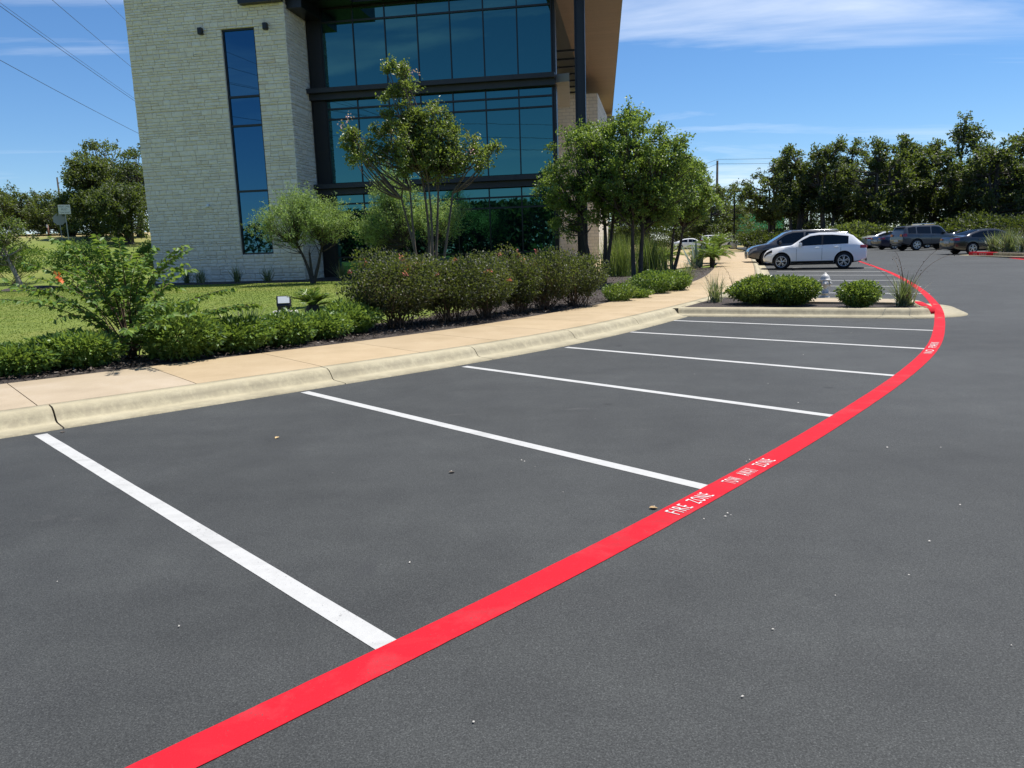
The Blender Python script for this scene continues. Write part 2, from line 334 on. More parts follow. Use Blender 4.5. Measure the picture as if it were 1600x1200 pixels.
M['lf_oak'] = leafmat('oak_leaf', G3((0.019, 0.031, 0.012), (0.035, 0.053, 0.017), (0.056, 0.077, 0.027), (0.083, 0.098, 0.039)), .5, 0.34)
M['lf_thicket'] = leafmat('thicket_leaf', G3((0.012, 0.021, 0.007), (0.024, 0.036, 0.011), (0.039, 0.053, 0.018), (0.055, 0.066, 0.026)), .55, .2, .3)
M['lf_cedar'] = leafmat('cedar_leaf', G3((0.017, 0.031, 0.011), (0.032, 0.053, 0.016), (0.055, 0.079, 0.024), (0.083, 0.110, 0.032)), .6, 0.30)
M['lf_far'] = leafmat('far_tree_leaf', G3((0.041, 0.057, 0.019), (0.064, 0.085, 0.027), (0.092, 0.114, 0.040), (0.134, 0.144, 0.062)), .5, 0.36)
M['lf_box'] = leafmat('boxwood_leaf', G3((0.054, 0.095, 0.019), (0.101, 0.169, 0.030), (0.169, 0.250, 0.046), (0.257, 0.324, 0.081)), .35, 0.38, .55)
M['lf_yucca'] = leafmat('yucca_blade', G3((0.074, 0.101, 0.047), (0.135, 0.169, 0.081), (0.216, 0.250, 0.135), (0.459, 0.419, 0.270)), .5, .25)
M['lf_grass'] = leafmat('tall_grass_blade', G3((0.068, 0.115, 0.034), (0.115, 0.176, 0.047), (0.176, 0.236, 0.068), (0.351, 0.324, 0.135)), .5, .35)
M['lf_sago'] = leafmat('sago_leaf', G3((0.054, 0.115, 0.019), (0.101, 0.189, 0.030), (0.176, 0.270, 0.047), (0.257, 0.324, 0.068)), .35, .3)
M['lf_agave'] = leafmat('agave_leaf', G3((0.108, 0.155, 0.135), (0.176, 0.230, 0.203), (0.257, 0.311, 0.277), (0.338, 0.378, 0.324)), .5, .1)
M['lawn_blade'] = leafmat('lawn_blade', G3((.11, .17, .03), (.145, .205, .037), (.19, .235, .05), (.27, .265, .08)), .6, .35, .25)
M['fl_rose'] = leafmat('rose_flower', [(0, (.34, .05, .055)), (.6, (.46, .09, .085)), (1, (.56, .24, .19))], .6, .3)
M['fl_pink'] = leafmat('myrtle_flower', [(0, (.62, .30, .34)), (1, (.80, .52, .52))], .6, .3)
M['fl_orange'] = leafmat('orange_flower', [(0, (.80, .13, .03)), (1, (.85, .22, .06))], .6, .3)

# ------------------------------------------------------------------ the kerb line (edge of the asphalt) as a smooth curve
GP = [(-62, -43.9), (-46, -29.8), (-24, -10.4), (-10, 1.95), (-4.63, 6.66), (-2.40, 8.60), (-.62, 10.19), (.89, 11.78), (2.19, 13.49), (3.36, 15.28), (4.6, 17.3), (7.0, 21.7), (9.3, 27), (11.3, 33), (13.6, 40.5), (16.4, 50), (21, 66), (27, 88), (34, 120)]
def catmull(P, n):
    P = [np.array(p, float) for p in P]; out = []
    for i in range(len(P) - 1):
        p0 = P[i - 1] if i else 2 * P[0] - P[1]; p1, p2 = P[i], P[i + 1]; p3 = P[i + 2] if i + 2 < len(P) else 2 * P[-1] - P[-2]
        d = [max(np.linalg.norm(b - a), 1e-6) ** .5 for a, b in ((p0, p1), (p1, p2), (p2, p3))]
        for k in range(n):
            t = k / n
            m1 = (p2 - p1) + d[1] * ((p1 - p0) / d[0] - (p2 - p0) / (d[0] + d[1])); m2 = (p2 - p1) + d[1] * ((p3 - p2) / d[2] - (p3 - p1) / (d[1] + d[2]))
            out.append((2 * t**3 - 3 * t**2 + 1) * p1 + (t**3 - 2 * t**2 + t) * m1 + (-2 * t**3 + 3 * t**2) * p2 + (t**3 - t**2) * m2)
    out.append(P[-1]); return np.array(out)
def smooth_line(A, it):
    A = A.copy()
    for _ in range(it): A[1:-1] = .25 * A[:-2] + .5 * A[1:-1] + .25 * A[2:]
    return A
class Path:
    def __init__(s, pts, n=20, it=0):
        C = catmull(pts, n)
        sl = np.r_[0, np.cumsum(np.linalg.norm(np.diff(C, axis=0), axis=1))]; u = np.arange(0, sl[-1], .2)
        C = np.c_[np.interp(u, sl, C[:, 0]), np.interp(u, sl, C[:, 1])]; C = smooth_line(C, it)
        s.C = C; s.s = np.r_[0, np.cumsum(np.linalg.norm(np.diff(C, axis=0), axis=1))]
        T = np.gradient(C, axis=0); T /= np.linalg.norm(T, axis=1)[:, None]; s.T = T
    def p(s, q, off=0.0):
        x = np.interp(q, s.s, s.C[:, 0]); y = np.interp(q, s.s, s.C[:, 1]); tx = np.interp(q, s.s, s.T[:, 0]); ty = np.interp(q, s.s, s.T[:, 1])
        return np.stack([x - ty * off, y + tx * off], -1)
    def near(s, x, y):
        j = int(np.argmin((s.C[:, 0] - x) ** 2 + (s.C[:, 1] - y) ** 2)); return s.s[j] + float(np.clip(s.T[j] @ (np.array([x, y]) - s.C[j]), -.15, .15))
GL = Path(GP, it=60)
gx_of_y = lambda y: np.interp(y, GL.C[:, 1], GL.C[:, 0])
def lat(x, y):
    """distance to the left of the kerb line"""
    x = np.atleast_1d(np.asarray(x, float)); y = np.atleast_1d(np.asarray(y, float)); out = np.empty(len(x)); C = GL.C; T = GL.T
    for i0 in range(0, len(x), 4000):
        X = x[i0:i0 + 4000]; Y = y[i0:i0 + 4000]
        d = (X[:, None] - C[None, ::3, 0]) ** 2 + (Y[:, None] - C[None, ::3, 1]) ** 2; j = d.argmin(1) * 3
        out[i0:i0 + 4000] = T[j, 0] * (Y - C[j, 1]) - T[j, 1] * (X - C[j, 0])
    return out
def zl(x, y):
    """height of the planted ground left of the sidewalk"""
    x = np.atleast_1d(np.asarray(x, float)); y = np.atleast_1d(np.asarray(y, float)); D = lat(x, y)
    base = .15 + .17 * sm(3.5, 16, D) + za(x, y) * .8
    s_ = -.5 * x + .87 * y
    hill = 3.05 * sm(42, 78, s_) * sm(-11, -19, x) + 2.0 * sm(80, 140, s_) * sm(-11, -30, x)
    return base + hill
def zg(x, y):
    D = lat(x, y); w = sm(.8, 1.9, D)
    return (1 - w) * (za(x, y) - .12) + w * zl(x, y)
def zl1(x, y): return float(zl(x, y)[0])

# ground sheet out to the horizon
xs = np.unique(np.r_[-1500, -900, -500, -300, -200, -150, np.arange(-120, -40, 5), np.arange(-40, 22, .55), np.arange(22, 60, 3), 70, 90, 120, 170, 250, 400, 700, 1000, 1500])
ys = np.unique(np.r_[-1500, -800, -400, -200, -120, -80, -60, np.arange(-45, 4, 3.5), np.arange(4, 62, .55), np.arange(62, 130, 4), 150, 190, 260, 400, 700, 1100, 1800])
X, Y = np.meshgrid(xs, ys); Z = zg(X.ravel(), Y.ravel()) ; nx, ny = len(xs), len(ys)
idx = np.arange(nx * ny).reshape(ny, nx)
F = np.stack([idx[:-1, :-1].ravel(), idx[:-1, 1:].ravel(), idx[1:, 1:].ravel(), idx[1:, :-1].ravel()], 1)
ground = link('ground', mesh_np('ground', np.c_[X.ravel(), Y.ravel(), Z], F, smooth=True), M['ground']); ground['kind'] = 'structure'

# asphalt: rows of constant depth from the kerb line out to the right
yy = np.unique(np.r_[np.arange(-40, 0, 2.), np.arange(0, 60, .5), np.arange(60, 112, 2.)]); uu = np.r_[0, .002, .01, .03, .06, .1, .16, .25, .4, .6, .8, 1.]
P = []
for y in yy:
    x0 = float(gx_of_y(y)) - .05; x1 = 140
    for q in uu: P.append((x0 + (x1 - x0) * q, y, float(za(0, y))))
n_, m_ = len(yy), len(uu); idx = np.arange(n_ * m_).reshape(n_, m_)
F = np.stack([idx[:-1, :-1].ravel(), idx[:-1, 1:].ravel(), idx[1:, 1:].ravel(), idx[1:, :-1].ravel()], 1)
lot = link('parking_lot', mesh_np('parking_lot', P, F, smooth=True), M['asphalt']); lot['kind'] = 'structure'

# kerb and gutter, cast in lengths with open joints
PROF = [(0, -.10), (0, .012), (.27, .020), (.31, .035), (.345, .085), (.385, .128), (.44, .152), (.60, .158), (.60, -.1)]
kerb = link('kerb_bed', (lambda: (lambda q: mesh_np('kerb_bed', q[0], q[1]))((lambda a: (np.array([(x, y, float(za(x, y)) + h) for s_ in a for (x, y), h in ((GL.p(s_, .01), .004), (GL.p(s_, .30), .010), (GL.p(s_, .36), .05), (GL.p(s_, .45), .136), (GL.p(s_, .66), .142))]), np.array([(i * 5 + k, i * 5 + k + 1, (i + 1) * 5 + k + 1, (i + 1) * 5 + k) for i in range(len(a) - 1) for k in range(4)])))(np.arange(GL.near(-24, -10.4), GL.near(21, 66), .4))))(), M['joint'])
kerb['kind'] = 'structure'; kerb.name = 'kerb'
def sweep(path, s0, s1, prof, step=.2, gap=.006):
    q = np.linspace(s0 + gap, s1 - gap, max(3, int((s1 - s0) / step) + 1)); V = []
    m = len(prof)
    for s_ in q:
        for o_, h in prof:
            x, y = path.p(s_, o_); V.append((x, y, float(za(x, y)) + h))
    F = [(i * m + k, i * m + (k + 1) % m, (i + 1) * m + (k + 1) % m, (i + 1) * m + k) for i in range(len(q) - 1) for k in range(m)]
    nv = len(V); V += V[:m] + V[nv - m:nv]; F += [tuple(nv + k for k in range(m))[::-1], tuple(nv + m + k for k in range(m))]
    me = bpy.data.meshes.new('kerb_length'); me.from_pydata(V, [], [f[::-1] for f in F]); me.polygons.foreach_set('use_smooth', [True] * (len(F) - 2) + [False, False]); me.update(); return me
joints = [GL.near(*p) for p in ((-12, .2), (-9.1, 2.7), (-6.8, 4.7), (-4.25, 6.98), (-2.0, 8.95), (-.23, 10.55), (1.33, 12.35), (2.75, 14.3), (4.3, 16.8))]
s_ = joints[-1]
while s_ < GL.near(21, 66): s_ += 2.9; joints.append(s_)
for i in range(len(joints) - 1): link('kerb_length', sweep(GL, joints[i], joints[i + 1], PROF, gap=.011 if i == 2 else .006), M['kerb'], kerb)

# sidewalk slabs
walk = link('sidewalk', mesh_np('sidewalk', np.array([(*GL.p(s_, o_), float(za(0, GL.p(s_, o_)[1])) + .128) for s_ in np.arange(joints[0], GL.near(21, 66), .5) for o_ in (.62, 2.36)]), np.array([(2 * i, 2 * i + 2, 2 * i + 3, 2 * i + 1) for i in range(len(np.arange(joints[0], GL.near(21, 66), .5)) - 1)])), M['joint'])
walk['kind'] = 'structure'
s_ = GL.near(-12, .2) + .9; k = 0; s_grey = GL.near(-2.6, 8.45)
while s_ < GL.near(19, 60):
    e_ = s_ + 1.55
    prof = [(.612, .02), (.612, .157), (.618, .160), (1.4, .170), (2.39, .180), (2.395, .176), (2.395, .02)]
    link('slab', sweep(GL, s_, e_, prof, gap=.005), M['walk_grey'] if e_ < s_grey + .2 else M['walk'], walk); s_ = e_; k += 1

# mulch beds
def strip_poly(off0, f_off1, sa, sb, n=60):
    q = np.linspace(sa, sb, n); a = [tuple(GL.p(s_, off0)) for s_ in q]; b_ = [tuple(GL.p(s_, f_off1(s_))) for s_ in q[::-1]]; return a, b_[::-1]
def bed(name, sa, sb, f1, n=90, m=10, lift=.03):
    V = []
    for s_ in np.linspace(sa, sb, n):
        for k in range(m):
            o_ = 2.38 + (f1(s_) - 2.38) * k / (m - 1); x, y = GL.p(s_, o_)
            h = zl1(x, y) + lift * math.sin(math.pi * min(1, max(0, (k + .3) / m))) + .012 + .02 * math.sin(x * 5.1 + y * 3.3) * math.sin(y * 4.2 - x * 1.7) * (0 < k < m - 1)
            if k == 0: h = float(za(x, y)) + .165
            if k == m - 1: h -= .03
            V.append((x, y, h))
    idx = np.arange(n * m).reshape(n, m); F = np.stack([idx[:-1, :-1].ravel(), idx[1:, :-1].ravel(), idx[1:, 1:].ravel(), idx[:-1, 1:].ravel()], 1)
    o = link(name, mesh_np(name, V, F, smooth=True), M['mulch']); o['kind'] = 'structure'; return np.array(V)
sb0, sb1 = GL.near(-13, -.7), GL.near(12.2, 36)
sr = GL.near(-1.1, 9.7); se = GL.near(6.2, 20)
wob = lambda s_: .12 * math.sin(s_ * 1.9) + .08 * math.sin(s_ * 4.3)
fbed = lambda s_: 3.75 + wob(s_) + 1.0 * float(sm(sr - 1.5, sr + 1.5, s_)) + 2.6 * float(sm(sr + 5, se + 3, s_)) - 4.6 * float(sm(se + 10, sb1, s_))
bed('mulch_bed', sb0, sb1, fbed)
chips = []
def scatter_chips(n, smin, smax):
    s_ = rng.uniform(smin, smax, n); o_ = 2.44 + rng.random(n) ** .8 * (np.array([fbed(a) for a in s_]) - 2.46)
    pts = np.array([GL.p(a, b_) for a, b_ in zip(s_, o_)]); z = zl(pts[:, 0], pts[:, 1]) + .045 + rng.uniform(0, .03, n); return np.c_[pts, z]
chips = np.r_[scatter_chips(15000, GL.near(-8, 3.6), GL.near(5, 18)), scatter_chips(5000, GL.near(4, 16.5), sb1)]
def quads_from(Pc, A, B, la, lb):
    n = len(Pc); V = np.empty((n, 4, 3)); a = A * la[:, None]; b_ = B * lb[:, None]
    V[:, 0] = Pc - a - b_; V[:, 1] = Pc + a - b_; V[:, 2] = Pc + a + b_; V[:, 3] = Pc - a + b_
    return V.reshape(-1, 3), np.arange(4 * n).reshape(n, 4)
def rdir(n, r=rng):
    v = r.normal(size=(n, 3)); return v / np.linalg.norm(v, axis=1)[:, None]
A = rdir(len(chips)); A[:, 2] *= .35; A /= np.linalg.norm(A, axis=1)[:, None]; B = np.cross(A, rdir(len(chips)) * .4 + np.array([0, 0, 1.])); B /= np.linalg.norm(B, axis=1)[:, None]
V, F = quads_from(chips, A, B, rng.uniform(.012, .035, len(chips)), rng.uniform(.005, .012, len(chips)))
o = link('mulch_chips', mesh_np('mulch_chips', V, F, rng.random(len(chips)) ** 1.6), M['chip']); tag(o, 'loose dark bark chips covering the beds beside the sidewalk', 'mulch', kind='stuff')

# ------------------------------------------------------------------ planted island with hydrant
def round_poly(C, rads, seg=10):
    out = []; n = len(C)
    for i in range(n):
        p = np.array(C[i], float); a = np.array(C[i - 1], float) - p; b_ = np.array(C[(i + 1) % n], float) - p
        la, lb = np.linalg.norm(a), np.linalg.norm(b_); a /= la; b_ /= lb; ang = math.acos(np.clip(a @ b_, -1, 1)); d = min(rads[i] / math.tan(ang / 2), la * .45, lb * .45)
        for t in np.linspace(0, 1, seg):
            q0, q2 = p + a * d, p + b_ * d; out.append((1 - t) ** 2 * q0 + 2 * t * (1 - t) * p + t * t * q2)
    return np.array(out)
ISL = round_poly([(2.95, 16.27), (7.75, 14.0), (8.75, 14.25), (9.75, 16.9), (4.75, 20.46)], [.3, 1.2, 1.2, 1.2, .3])
if True:
    n = len(ISL); ring = []
    q = np.r_[ISL, ISL[:1]]; sl_ = np.r_[0, np.cumsum(np.linalg.norm(np.diff(q, axis=0), axis=1))]; u_ = np.linspace(0, sl_[-1], 161)[:-1]
    R = np.c_[np.interp(u_, sl_, q[:, 0]), np.interp(u_, sl_, q[:, 1])]; T = np.roll(R, -1, 0) - np.roll(R, 1, 0); T /= np.linalg.norm(T, axis=1)[:, None]; NI = np.c_[-T[:, 1], T[:, 0]]
    ctr = R.mean(0); NI *= np.sign((NI * (ctr - R)).sum(1))[:, None]
    ax = np.array([7.9, 14.0]);
isl = empty('island', (0, 0, 0)); isl['kind'] = 'structure'
def ring_mesh(i0, i1, prof, name, lift=0.0):
    m = len(prof); V = []; ids = list(range(i0, i1 + 1))
    for i in ids:
        p = R[i % 160]; nn = NI[i % 160]; wide = 1 + .40 * float(sm(8.2, 9.0, p[0]))   # the apron widens at the tip
        for o_, h in prof: x, y = p + nn * o_ * wide; V.append((x, y, float(za(x, y)) + h + lift))
    F = [(i * m + k, i * m + (k + 1) % m, (i + 1) * m + (k + 1) % m, (i + 1) * m + k) for i in range(len(ids) - 1) for k in range(m)]
    nv = len(V); V += V[:m] + V[nv - m:nv]; F += [tuple(nv + k for k in range(m))[::-1], tuple(nv + m + k for k in range(m))]
    me = bpy.data.meshes.new(name); me.from_pydata(V, [], F); me.polygons.foreach_set('use_smooth', [True] * (len(F) - 2) + [False] * 2); me.update(); return me
IPROF = [(0, -.05), (0, .014), (.34, .022), (.37, .04), (.40, .09), (.44, .135), (.48, .15), (.62, .152), (.62, -.05)]
cuts = [0, 17, 37, 46, 56, 72, 89, 105, 126, 142, 160]
for a_, b_ in zip(cuts[:-1], cuts[1:]): link('kerb_length', ring_mesh(a_, b_, IPROF, 'kerb_length'), M['kerb'], isl)
inner = [tuple(R[i] + NI[i] * .60) for i in range(160)]
ngon_sheet('island_soil', inner, .125, M['mulch'], None, isl, za)
# broom-finished concrete pad across the back of the island
P0_, P1_ = np.array([5.7, 18.4]), np.array([8.2, 16.25])
dq = np.array([.62, -.50]); dq /= np.linalg.norm(dq); nq = np.array([dq[1], -dq[0]])
MB().prism([tuple(p) for p in (np.array([5.55, 17.35]), np.array([8.35, 15.55]), np.array([8.75, 16.35]), np.array([5.95, 18.45]))], .05, .172).build('concrete_pad', M['walk_grey'], isl)

# ------------------------------------------------------------------ painted markings
REDIN = [(-3.2, .3), (-2.1, 1.27)] + [tuple(at(*p)[:2]) for p in ((200, 1200), (400, 1103), (597, 1012), (800, 915), (1000, 815), (1100, 762), (1200, 708), (1303, 648), (1397, 587), (1445, 545), (1458, 516), (1458, 484), (1440, 459), (1412, 439), (1384, 424.5), (1352, 412.5), (1330, 405))]
RL = Path(REDIN, it=14)
def ribbon(path, s0, s1, o0, o1, zoff, name, step=.15, zf=za, jit=0.0):
    q = np.arange(s0, s1, step); V = []
    for s_ in q:
        for o_ in (o0, o1):
            x, y = path.p(s_, o_ + (random.uniform(-jit, jit) if jit else 0)); V.append((x, y, float(zf(x, y)) + zoff))
    return mesh_np(name, V, np.array([(2 * i, 2 * i + 1, 2 * i + 3, 2 * i + 2) for i in range(len(q) - 1)]))
random.seed(3)
def zred(x, y):
    d = min(1.0, max(0.0, 0.0)); return float(za(x, y))
# where the line crosses the island apron it climbs onto the concrete
from mathutils.geometry import intersect_point_tri_2d
ISLV = [Vector(p) for p in R]
def in_isl(x, y):
    c = False; j = 159
    for i in range(160):
        xi, yi = R[i]; xj, yj = R[j]
        if (yi > y) != (yj > y) and x < (xj - xi) * (y - yi) / (yj - yi) + xi: c = not c
        j = i
    return c
def apron_z(x, y):
    if not in_isl(x, y): return float(za(x, y))
    i = int(np.argmin(((R - np.array([x, y])) ** 2).sum(1))); d = float((np.array([x, y]) - R[i]) @ NI[i]) / (1 + .40 * float(sm(8.2, 9.0, R[i][0])))
    return float(za(x, y)) + float(np.interp(d, [0, .34, .37, .40, .44, .48, .62], [.014, .022, .04, .09, .135, .15, .155]))
RW = .168
red = link('fire_lane_line', ribbon(RL, 0, RL.s[-1] - .3, 0, -RW, .0038, 'fire_lane_line', .06, apron_z, .0012), M['red']); red['kind'] = 'structure'; red['label'] = 'long curved red fire lane line painted on asphalt'
# painted end of the island kerb
i0 = int(np.argmin(((R - np.array([8.45, 14.9])) ** 2).sum(1)))
link('red_kerb_end', ring_mesh(int(np.argmin(((R - np.array([8.2, 13.98])) ** 2).sum(1))), int(np.argmin(((R - np.array([9.3, 15.75])) ** 2).sum(1))), [(.37, .04), (.40, .09), (.44, .135), (.48, .15), (.57, .154), (.60, .10)], 'red_kerb_end', .006), M['red'], isl)

FL = [((65, 680), (606, 1009)), ((478, 613), (1103, 762)), ((728, 573), (1303, 650.5)), ((887, 543), (1397, 587)), ((988, 519), (1444, 545)), ((1055, 501), (1458, 516.5))]
FL2 = [((1150, 456.5), (1450, 459)), ((1165, 446.2), (1437, 447.8)), ((1185, 438.8), (1424, 437.8)), ((1200, 430), (1404, 430)), ((1215, 424.2), (1386, 424.2)), ((1240, 418.4), (1368, 418.6))]
for a_, b_, hw in [(*q, .052) for q in FL] + [(*q, .066) for q in FL2]:
    A_, B_ = at(*a_), at(*b_); d = (B_ - A_); d.z = 0; d.normalize(); A_ -= d * .03; B_ += d * .04; n_ = Vector((-d.y, d.x, 0)) * hw
    V = []; k = 16
    for i in range(k + 1):
        p = A_.lerp(B_, i / k)
        for sgn in (-1, 1):
            q = p + n_ * sgn * random.uniform(.97, 1.03); V.append((q.x, q.y, float(za(q.x, q.y)) + .0025 + .012 * 0))
    o = link('stall_line', mesh_np('stall_line', V, np.array([(2 * i, 2 * i + 2, 2 * i + 3, 2 * i + 1) for i in range(k)])), M['white_paint'], lot)

def text_mesh(body, name):
    cu = bpy.data.curves.new(name, 'FONT'); cu.body = body; cu.align_x = 'LEFT'; cu.size = 1; cu.space_character = 1.22; cu.offset = -.004
    ob = bpy.data.objects.new(name, cu); COL.objects.link(ob); bpy.context.view_layer.update()
    me = bpy.data.meshes.new_from_object(ob.evaluated_get(bpy.context.evaluated_depsgraph_get())); bpy.data.objects.remove(ob); bpy.data.curves.remove(cu); me.name = name
    return me
def text_on_path(body, s0, s1, path, o_lo, o_hi, zoff, zf, parent, mat, name='lettering'):
    me = text_mesh(body, name); n = len(me.vertices); co = np.empty(n * 3); me.vertices.foreach_get('co', co); co = co.reshape(-1, 3)
    x = (co[:, 0] - co[:, 0].min()) / np.ptp(co[:, 0]); y = (co[:, 1] - co[:, 1].min()) / np.ptp(co[:, 1])
    out_ = []
    for a, b_ in zip(x, y):
        px, py = path.p(s0 + (s1 - s0) * a, o_lo + (o_hi - o_lo) * b_); out_.append((px, py, zf(px, py) + zoff))
    me.vertices.foreach_set('co', np.array(out_, np.float32).ravel()); me.update()
    o = link(name, me, mat, parent); return o
def s_at(px, py): p = at(px, py); return RL.near(p.x, p.y)
def letter(body, pa, pb): text_on_path(body, s_at(*pa), s_at(*pb), RL, -RW + .036, -.034, 0.0065, apron_z, red, M['stencil'])
letter('FIRE', (1047, 802.5), (1072, 791)); letter('ZONE', (1079, 785.6), (1105.6, 773)); letter('TOW', (1134, 755), (1151.5, 748)); letter('AWAY', (1158, 743), (1177, 734.5)); letter('ZONE', (1183, 729), (1203, 719))
letter('NO', (1447.5, 552.6), (1451.5, 547)); letter('PARK', (1453, 543.5), (1458, 535))

# loose specks and chips of paint on the asphalt
sp = [(1305, 932), (1208, 985), (1452, 847), (1137, 803), (1142, 806), (1133, 808), (1100, 812), (820, 722), (836, 730), (815, 720), (1085, 585), (1166, 722), (1171, 719), (1022, 792), (705, 737), (640, 880), (1505, 620), (1386, 700), (1470, 700), (1247, 630), (948, 600), (520, 740), (165, 735), (85, 745), (280, 980), (1160, 1090), (1580, 1010), (90, 910), (1330, 520), (1345, 527), (1300, 540), (1255, 555), (930, 655), (1020, 560), (1200, 600), (740, 1130), (1420, 900), (1500, 790), (880, 770)]
V = []; F = []
for k, p in enumerate(sp):
    c = at(*p); r0 = random.uniform(.002, .0075)
    b = len(V); m = 6
    for q in range(m): a_ = 2 * math.pi * q / m; rr = r0 * random.uniform(.5, 1.4); V.append((c.x + rr * math.cos(a_), c.y + rr * math.sin(a_), c.z + .006))
    V.append((c.x, c.y, c.z + .006 + r0 * .8)); F += [(b + q, b + (q + 1) % m, b + m) for q in range(m)]
o = link('paint_flecks', mesh_np('paint_flecks', V, np.array(F)), flat('fleck', (.42, .40, .36), .8)); tag(o, 'tiny pale flecks and crumbs scattered over the asphalt', 'debris', kind='stuff')
def dry_leaf(px, py, label, s=.05, col=(.30, .20, .09)):
    c = at(px, py, .004); r0 = random.Random(px); me = bpy.data.meshes.new('dry_leaf'); V = []; F = []
    for i in range(6):
        t = i / 5; w = math.sin(math.pi * min(1, t * .93 + .05)) * .42
        V += [(t - .5, -w, .30 * w + .12 * t * t), (t - .5, 0, .12 * t * t), (t - .5, w, .38 * w + .1 * t * t)]
    for i in range(5):
        for k in (0, 1): F.append((3 * i + k, 3 * i + k + 1, 3 * i + 4 + k, 3 * i + 3 + k))
    me.from_pydata([tuple(s * a for a in v) for v in V], [], F); me.update()
    o = link('dry_leaf', me, flat('dry_leaf', col, .8, var=.3, vscale=60)); o.location = c; o.rotation_euler = (0, 0, r0.uniform(0, 6)); tag(o, label, 'leaf', 'dry leaves fallen on the asphalt')
dry_leaf(1021, 794, 'curled tan dry leaf lying beside the red line before FIRE ZONE', .05)
dry_leaf(433, 684, 'pale dry leaf on the asphalt of the nearest stall below the kerb', .045, (.42, .30, .14))
dry_leaf(706, 738, 'dark dry leaf in the middle of the second stall', .045, (.07, .055, .04))
dry_leaf(98, 675, 'small dark dry leaf beside the top of the nearest white line', .05, (.06, .05, .04))

# ------------------------------------------------------------------ office building
UD = Vector((.9868, -.162, 0)); VD = Vector((.162, .9868, 0)); B0 = Vector((-8.89, 34.11, 0))
bld = empty('office_building', B0, math.atan2(UD.y, UD.x), 'three-storey office building with pale limestone pier and dark blue-green glass front', 'building')
zb = zl1(-8.9, 34.1)
PL, PR, PTOP = -7.56, -.24, 14.2
WL, WR, WB, WT = -3.14, -1.63, 1.63, 11.16
m = MB()   # mortar backing round the slot window, with reveals
for u0, u1, z0, z1 in ((PL, WL, -.3, PTOP), (WR, PR, -.3, PTOP), (WL, WR, -.3, WB), (WL, WR, WT, PTOP)):
    m.box(((u0 + u1) / 2, 1.16, (z0 + z1) / 2), (u1 - u0, 2.2, z1 - z0))
m.box((PL / 2 + PR / 2, 1.9, 6), (PR - PL - .1, 1.1, 12))
pier = m.build('stone_pier', M['mortar'], bld)
rs = random.Random(11)
def stone_unit(seed):
    r = random.Random(seed); V = []; j = lambda a: r.uniform(-a, a)
    # back rim, front rim (bevelled), face with a slight crown
    for x, z in ((-.5, -.5), (.5, -.5), (.5, .5), (-.5, .5)): V.append((x, 0, z))
    for x, z in ((-.5, -.5), (.5, -.5), (.5, .5), (-.5, .5)): V.append((x * (1 + j(.012)), -.55 + j(.15), z * (1 + j(.05))))
    for x, z in ((-.46, -.40), (.46, -.40), (.46, .40), (-.46, .40)): V.append((x + j(.02), -.95 + j(.2), z + j(.05)))
    V.append((j(.2), -1.1 + j(.2), j(.15)))
    F = []
    for a in (0, 4):
        for k in range(4): F.append((a + k, a + (k + 1) % 4, a + 4 + (k + 1) % 4, a + 4 + k))
    F += [(8 + k, 8 + (k + 1) % 4, 12) for k in range(4)]
    return V, F
units = [stone_unit(k) for k in range(9)]
umesh = []
for V, F in units:
    me = bpy.data.meshes.new('stone'); me.from_pydata(V, [], F); me.update(); me.materials.append(M['stone']); umesh.append(me)
def course_heights(z0, z1):
    out_ = []; z = z0
    while z < z1 - .08:
        h = rs.choice((.09, .11, .13, .15, .17, .19, .22)); h = min(h, z1 - z)
        if z1 - z - h < .09: h = z1 - z
        out_.append((z, h)); z += h
    return out_
def fill(u0, u1, z, h, out_):
    u = u0
    while u < u1 - .05:
        w = min(rs.uniform(.18, .56), u1 - u)
        if u1 - u - w < .16: w = u1 - u
        if h > .18 and rs.random() < .32 and w > .3:
            k = rs.uniform(.4, .6); out_.append((u, z, w, h * k)); out_.append((u, z + h * k, w, h * (1 - k)))
        else: out_.append((u, z, w, h))
        u += w
stones = []
for a_, b_ in ((.0, WB), (WB, 7.94), (7.97, WT), (WT, 12.9)):
    for z, h in course_heights(a_, b_):
        if WB <= a_ and b_ <= WT: fill(PL, WL, z, h, stones); fill(WR, PR, z, h, stones)
        else: fill(PL, PR, z, h, stones)
stones.sort(key=lambda s_: -s_[2] * s_[3])
GAP = .005
for u, z, w, h in stones[:298]:
    k = rs.randrange(9); o = link('stone', umesh[k], None, pier); o.location = (u + w / 2, .06, z + h / 2); o.scale = (w - GAP, rs.uniform(.044, .056), h - GAP)
V = []; F4 = []; F3 = []; 
def add_stone(u, z, w, h, side=False, org=(0, 0)):
    U_, Fs = units[rs.randrange(9)]; b = len(V); d = rs.uniform(.044, .056)
    for x, y, zz in U_:
        px, py, pz = x * (w - GAP), y * d, zz * (h - GAP)
        if side: V.append((PR - .008 - py, u + w / 2 + px, z + h / 2 + pz))
        else: V.append((u + w / 2 + px, .06 + py, z + h / 2 + pz))
    t_ = rs.random()
    for f in Fs: (F4 if len(f) == 4 else F3).append((tuple(b + i for i in f), t_))
for s_ in stones[298:]: add_stone(*s_)
side = []
for z, h in course_heights(.0, 7.94) + course_heights(7.97, 12.0): fill(.0, 2.12, z, h, side)
for s_ in side: add_stone(*s_, side=True)
me = bpy.data.meshes.new('small_stones'); allf = F4 + F3; me.from_pydata(V, [], [f for f, _ in allf]); at_ = me.attributes.new('tint', 'FLOAT', 'FACE'); at_.data.foreach_set('value', [t_ for _, t_ in allf]); me.update()
o = link('small_stones', me, M['stone_a'], pier); o['kind'] = 'stuff'
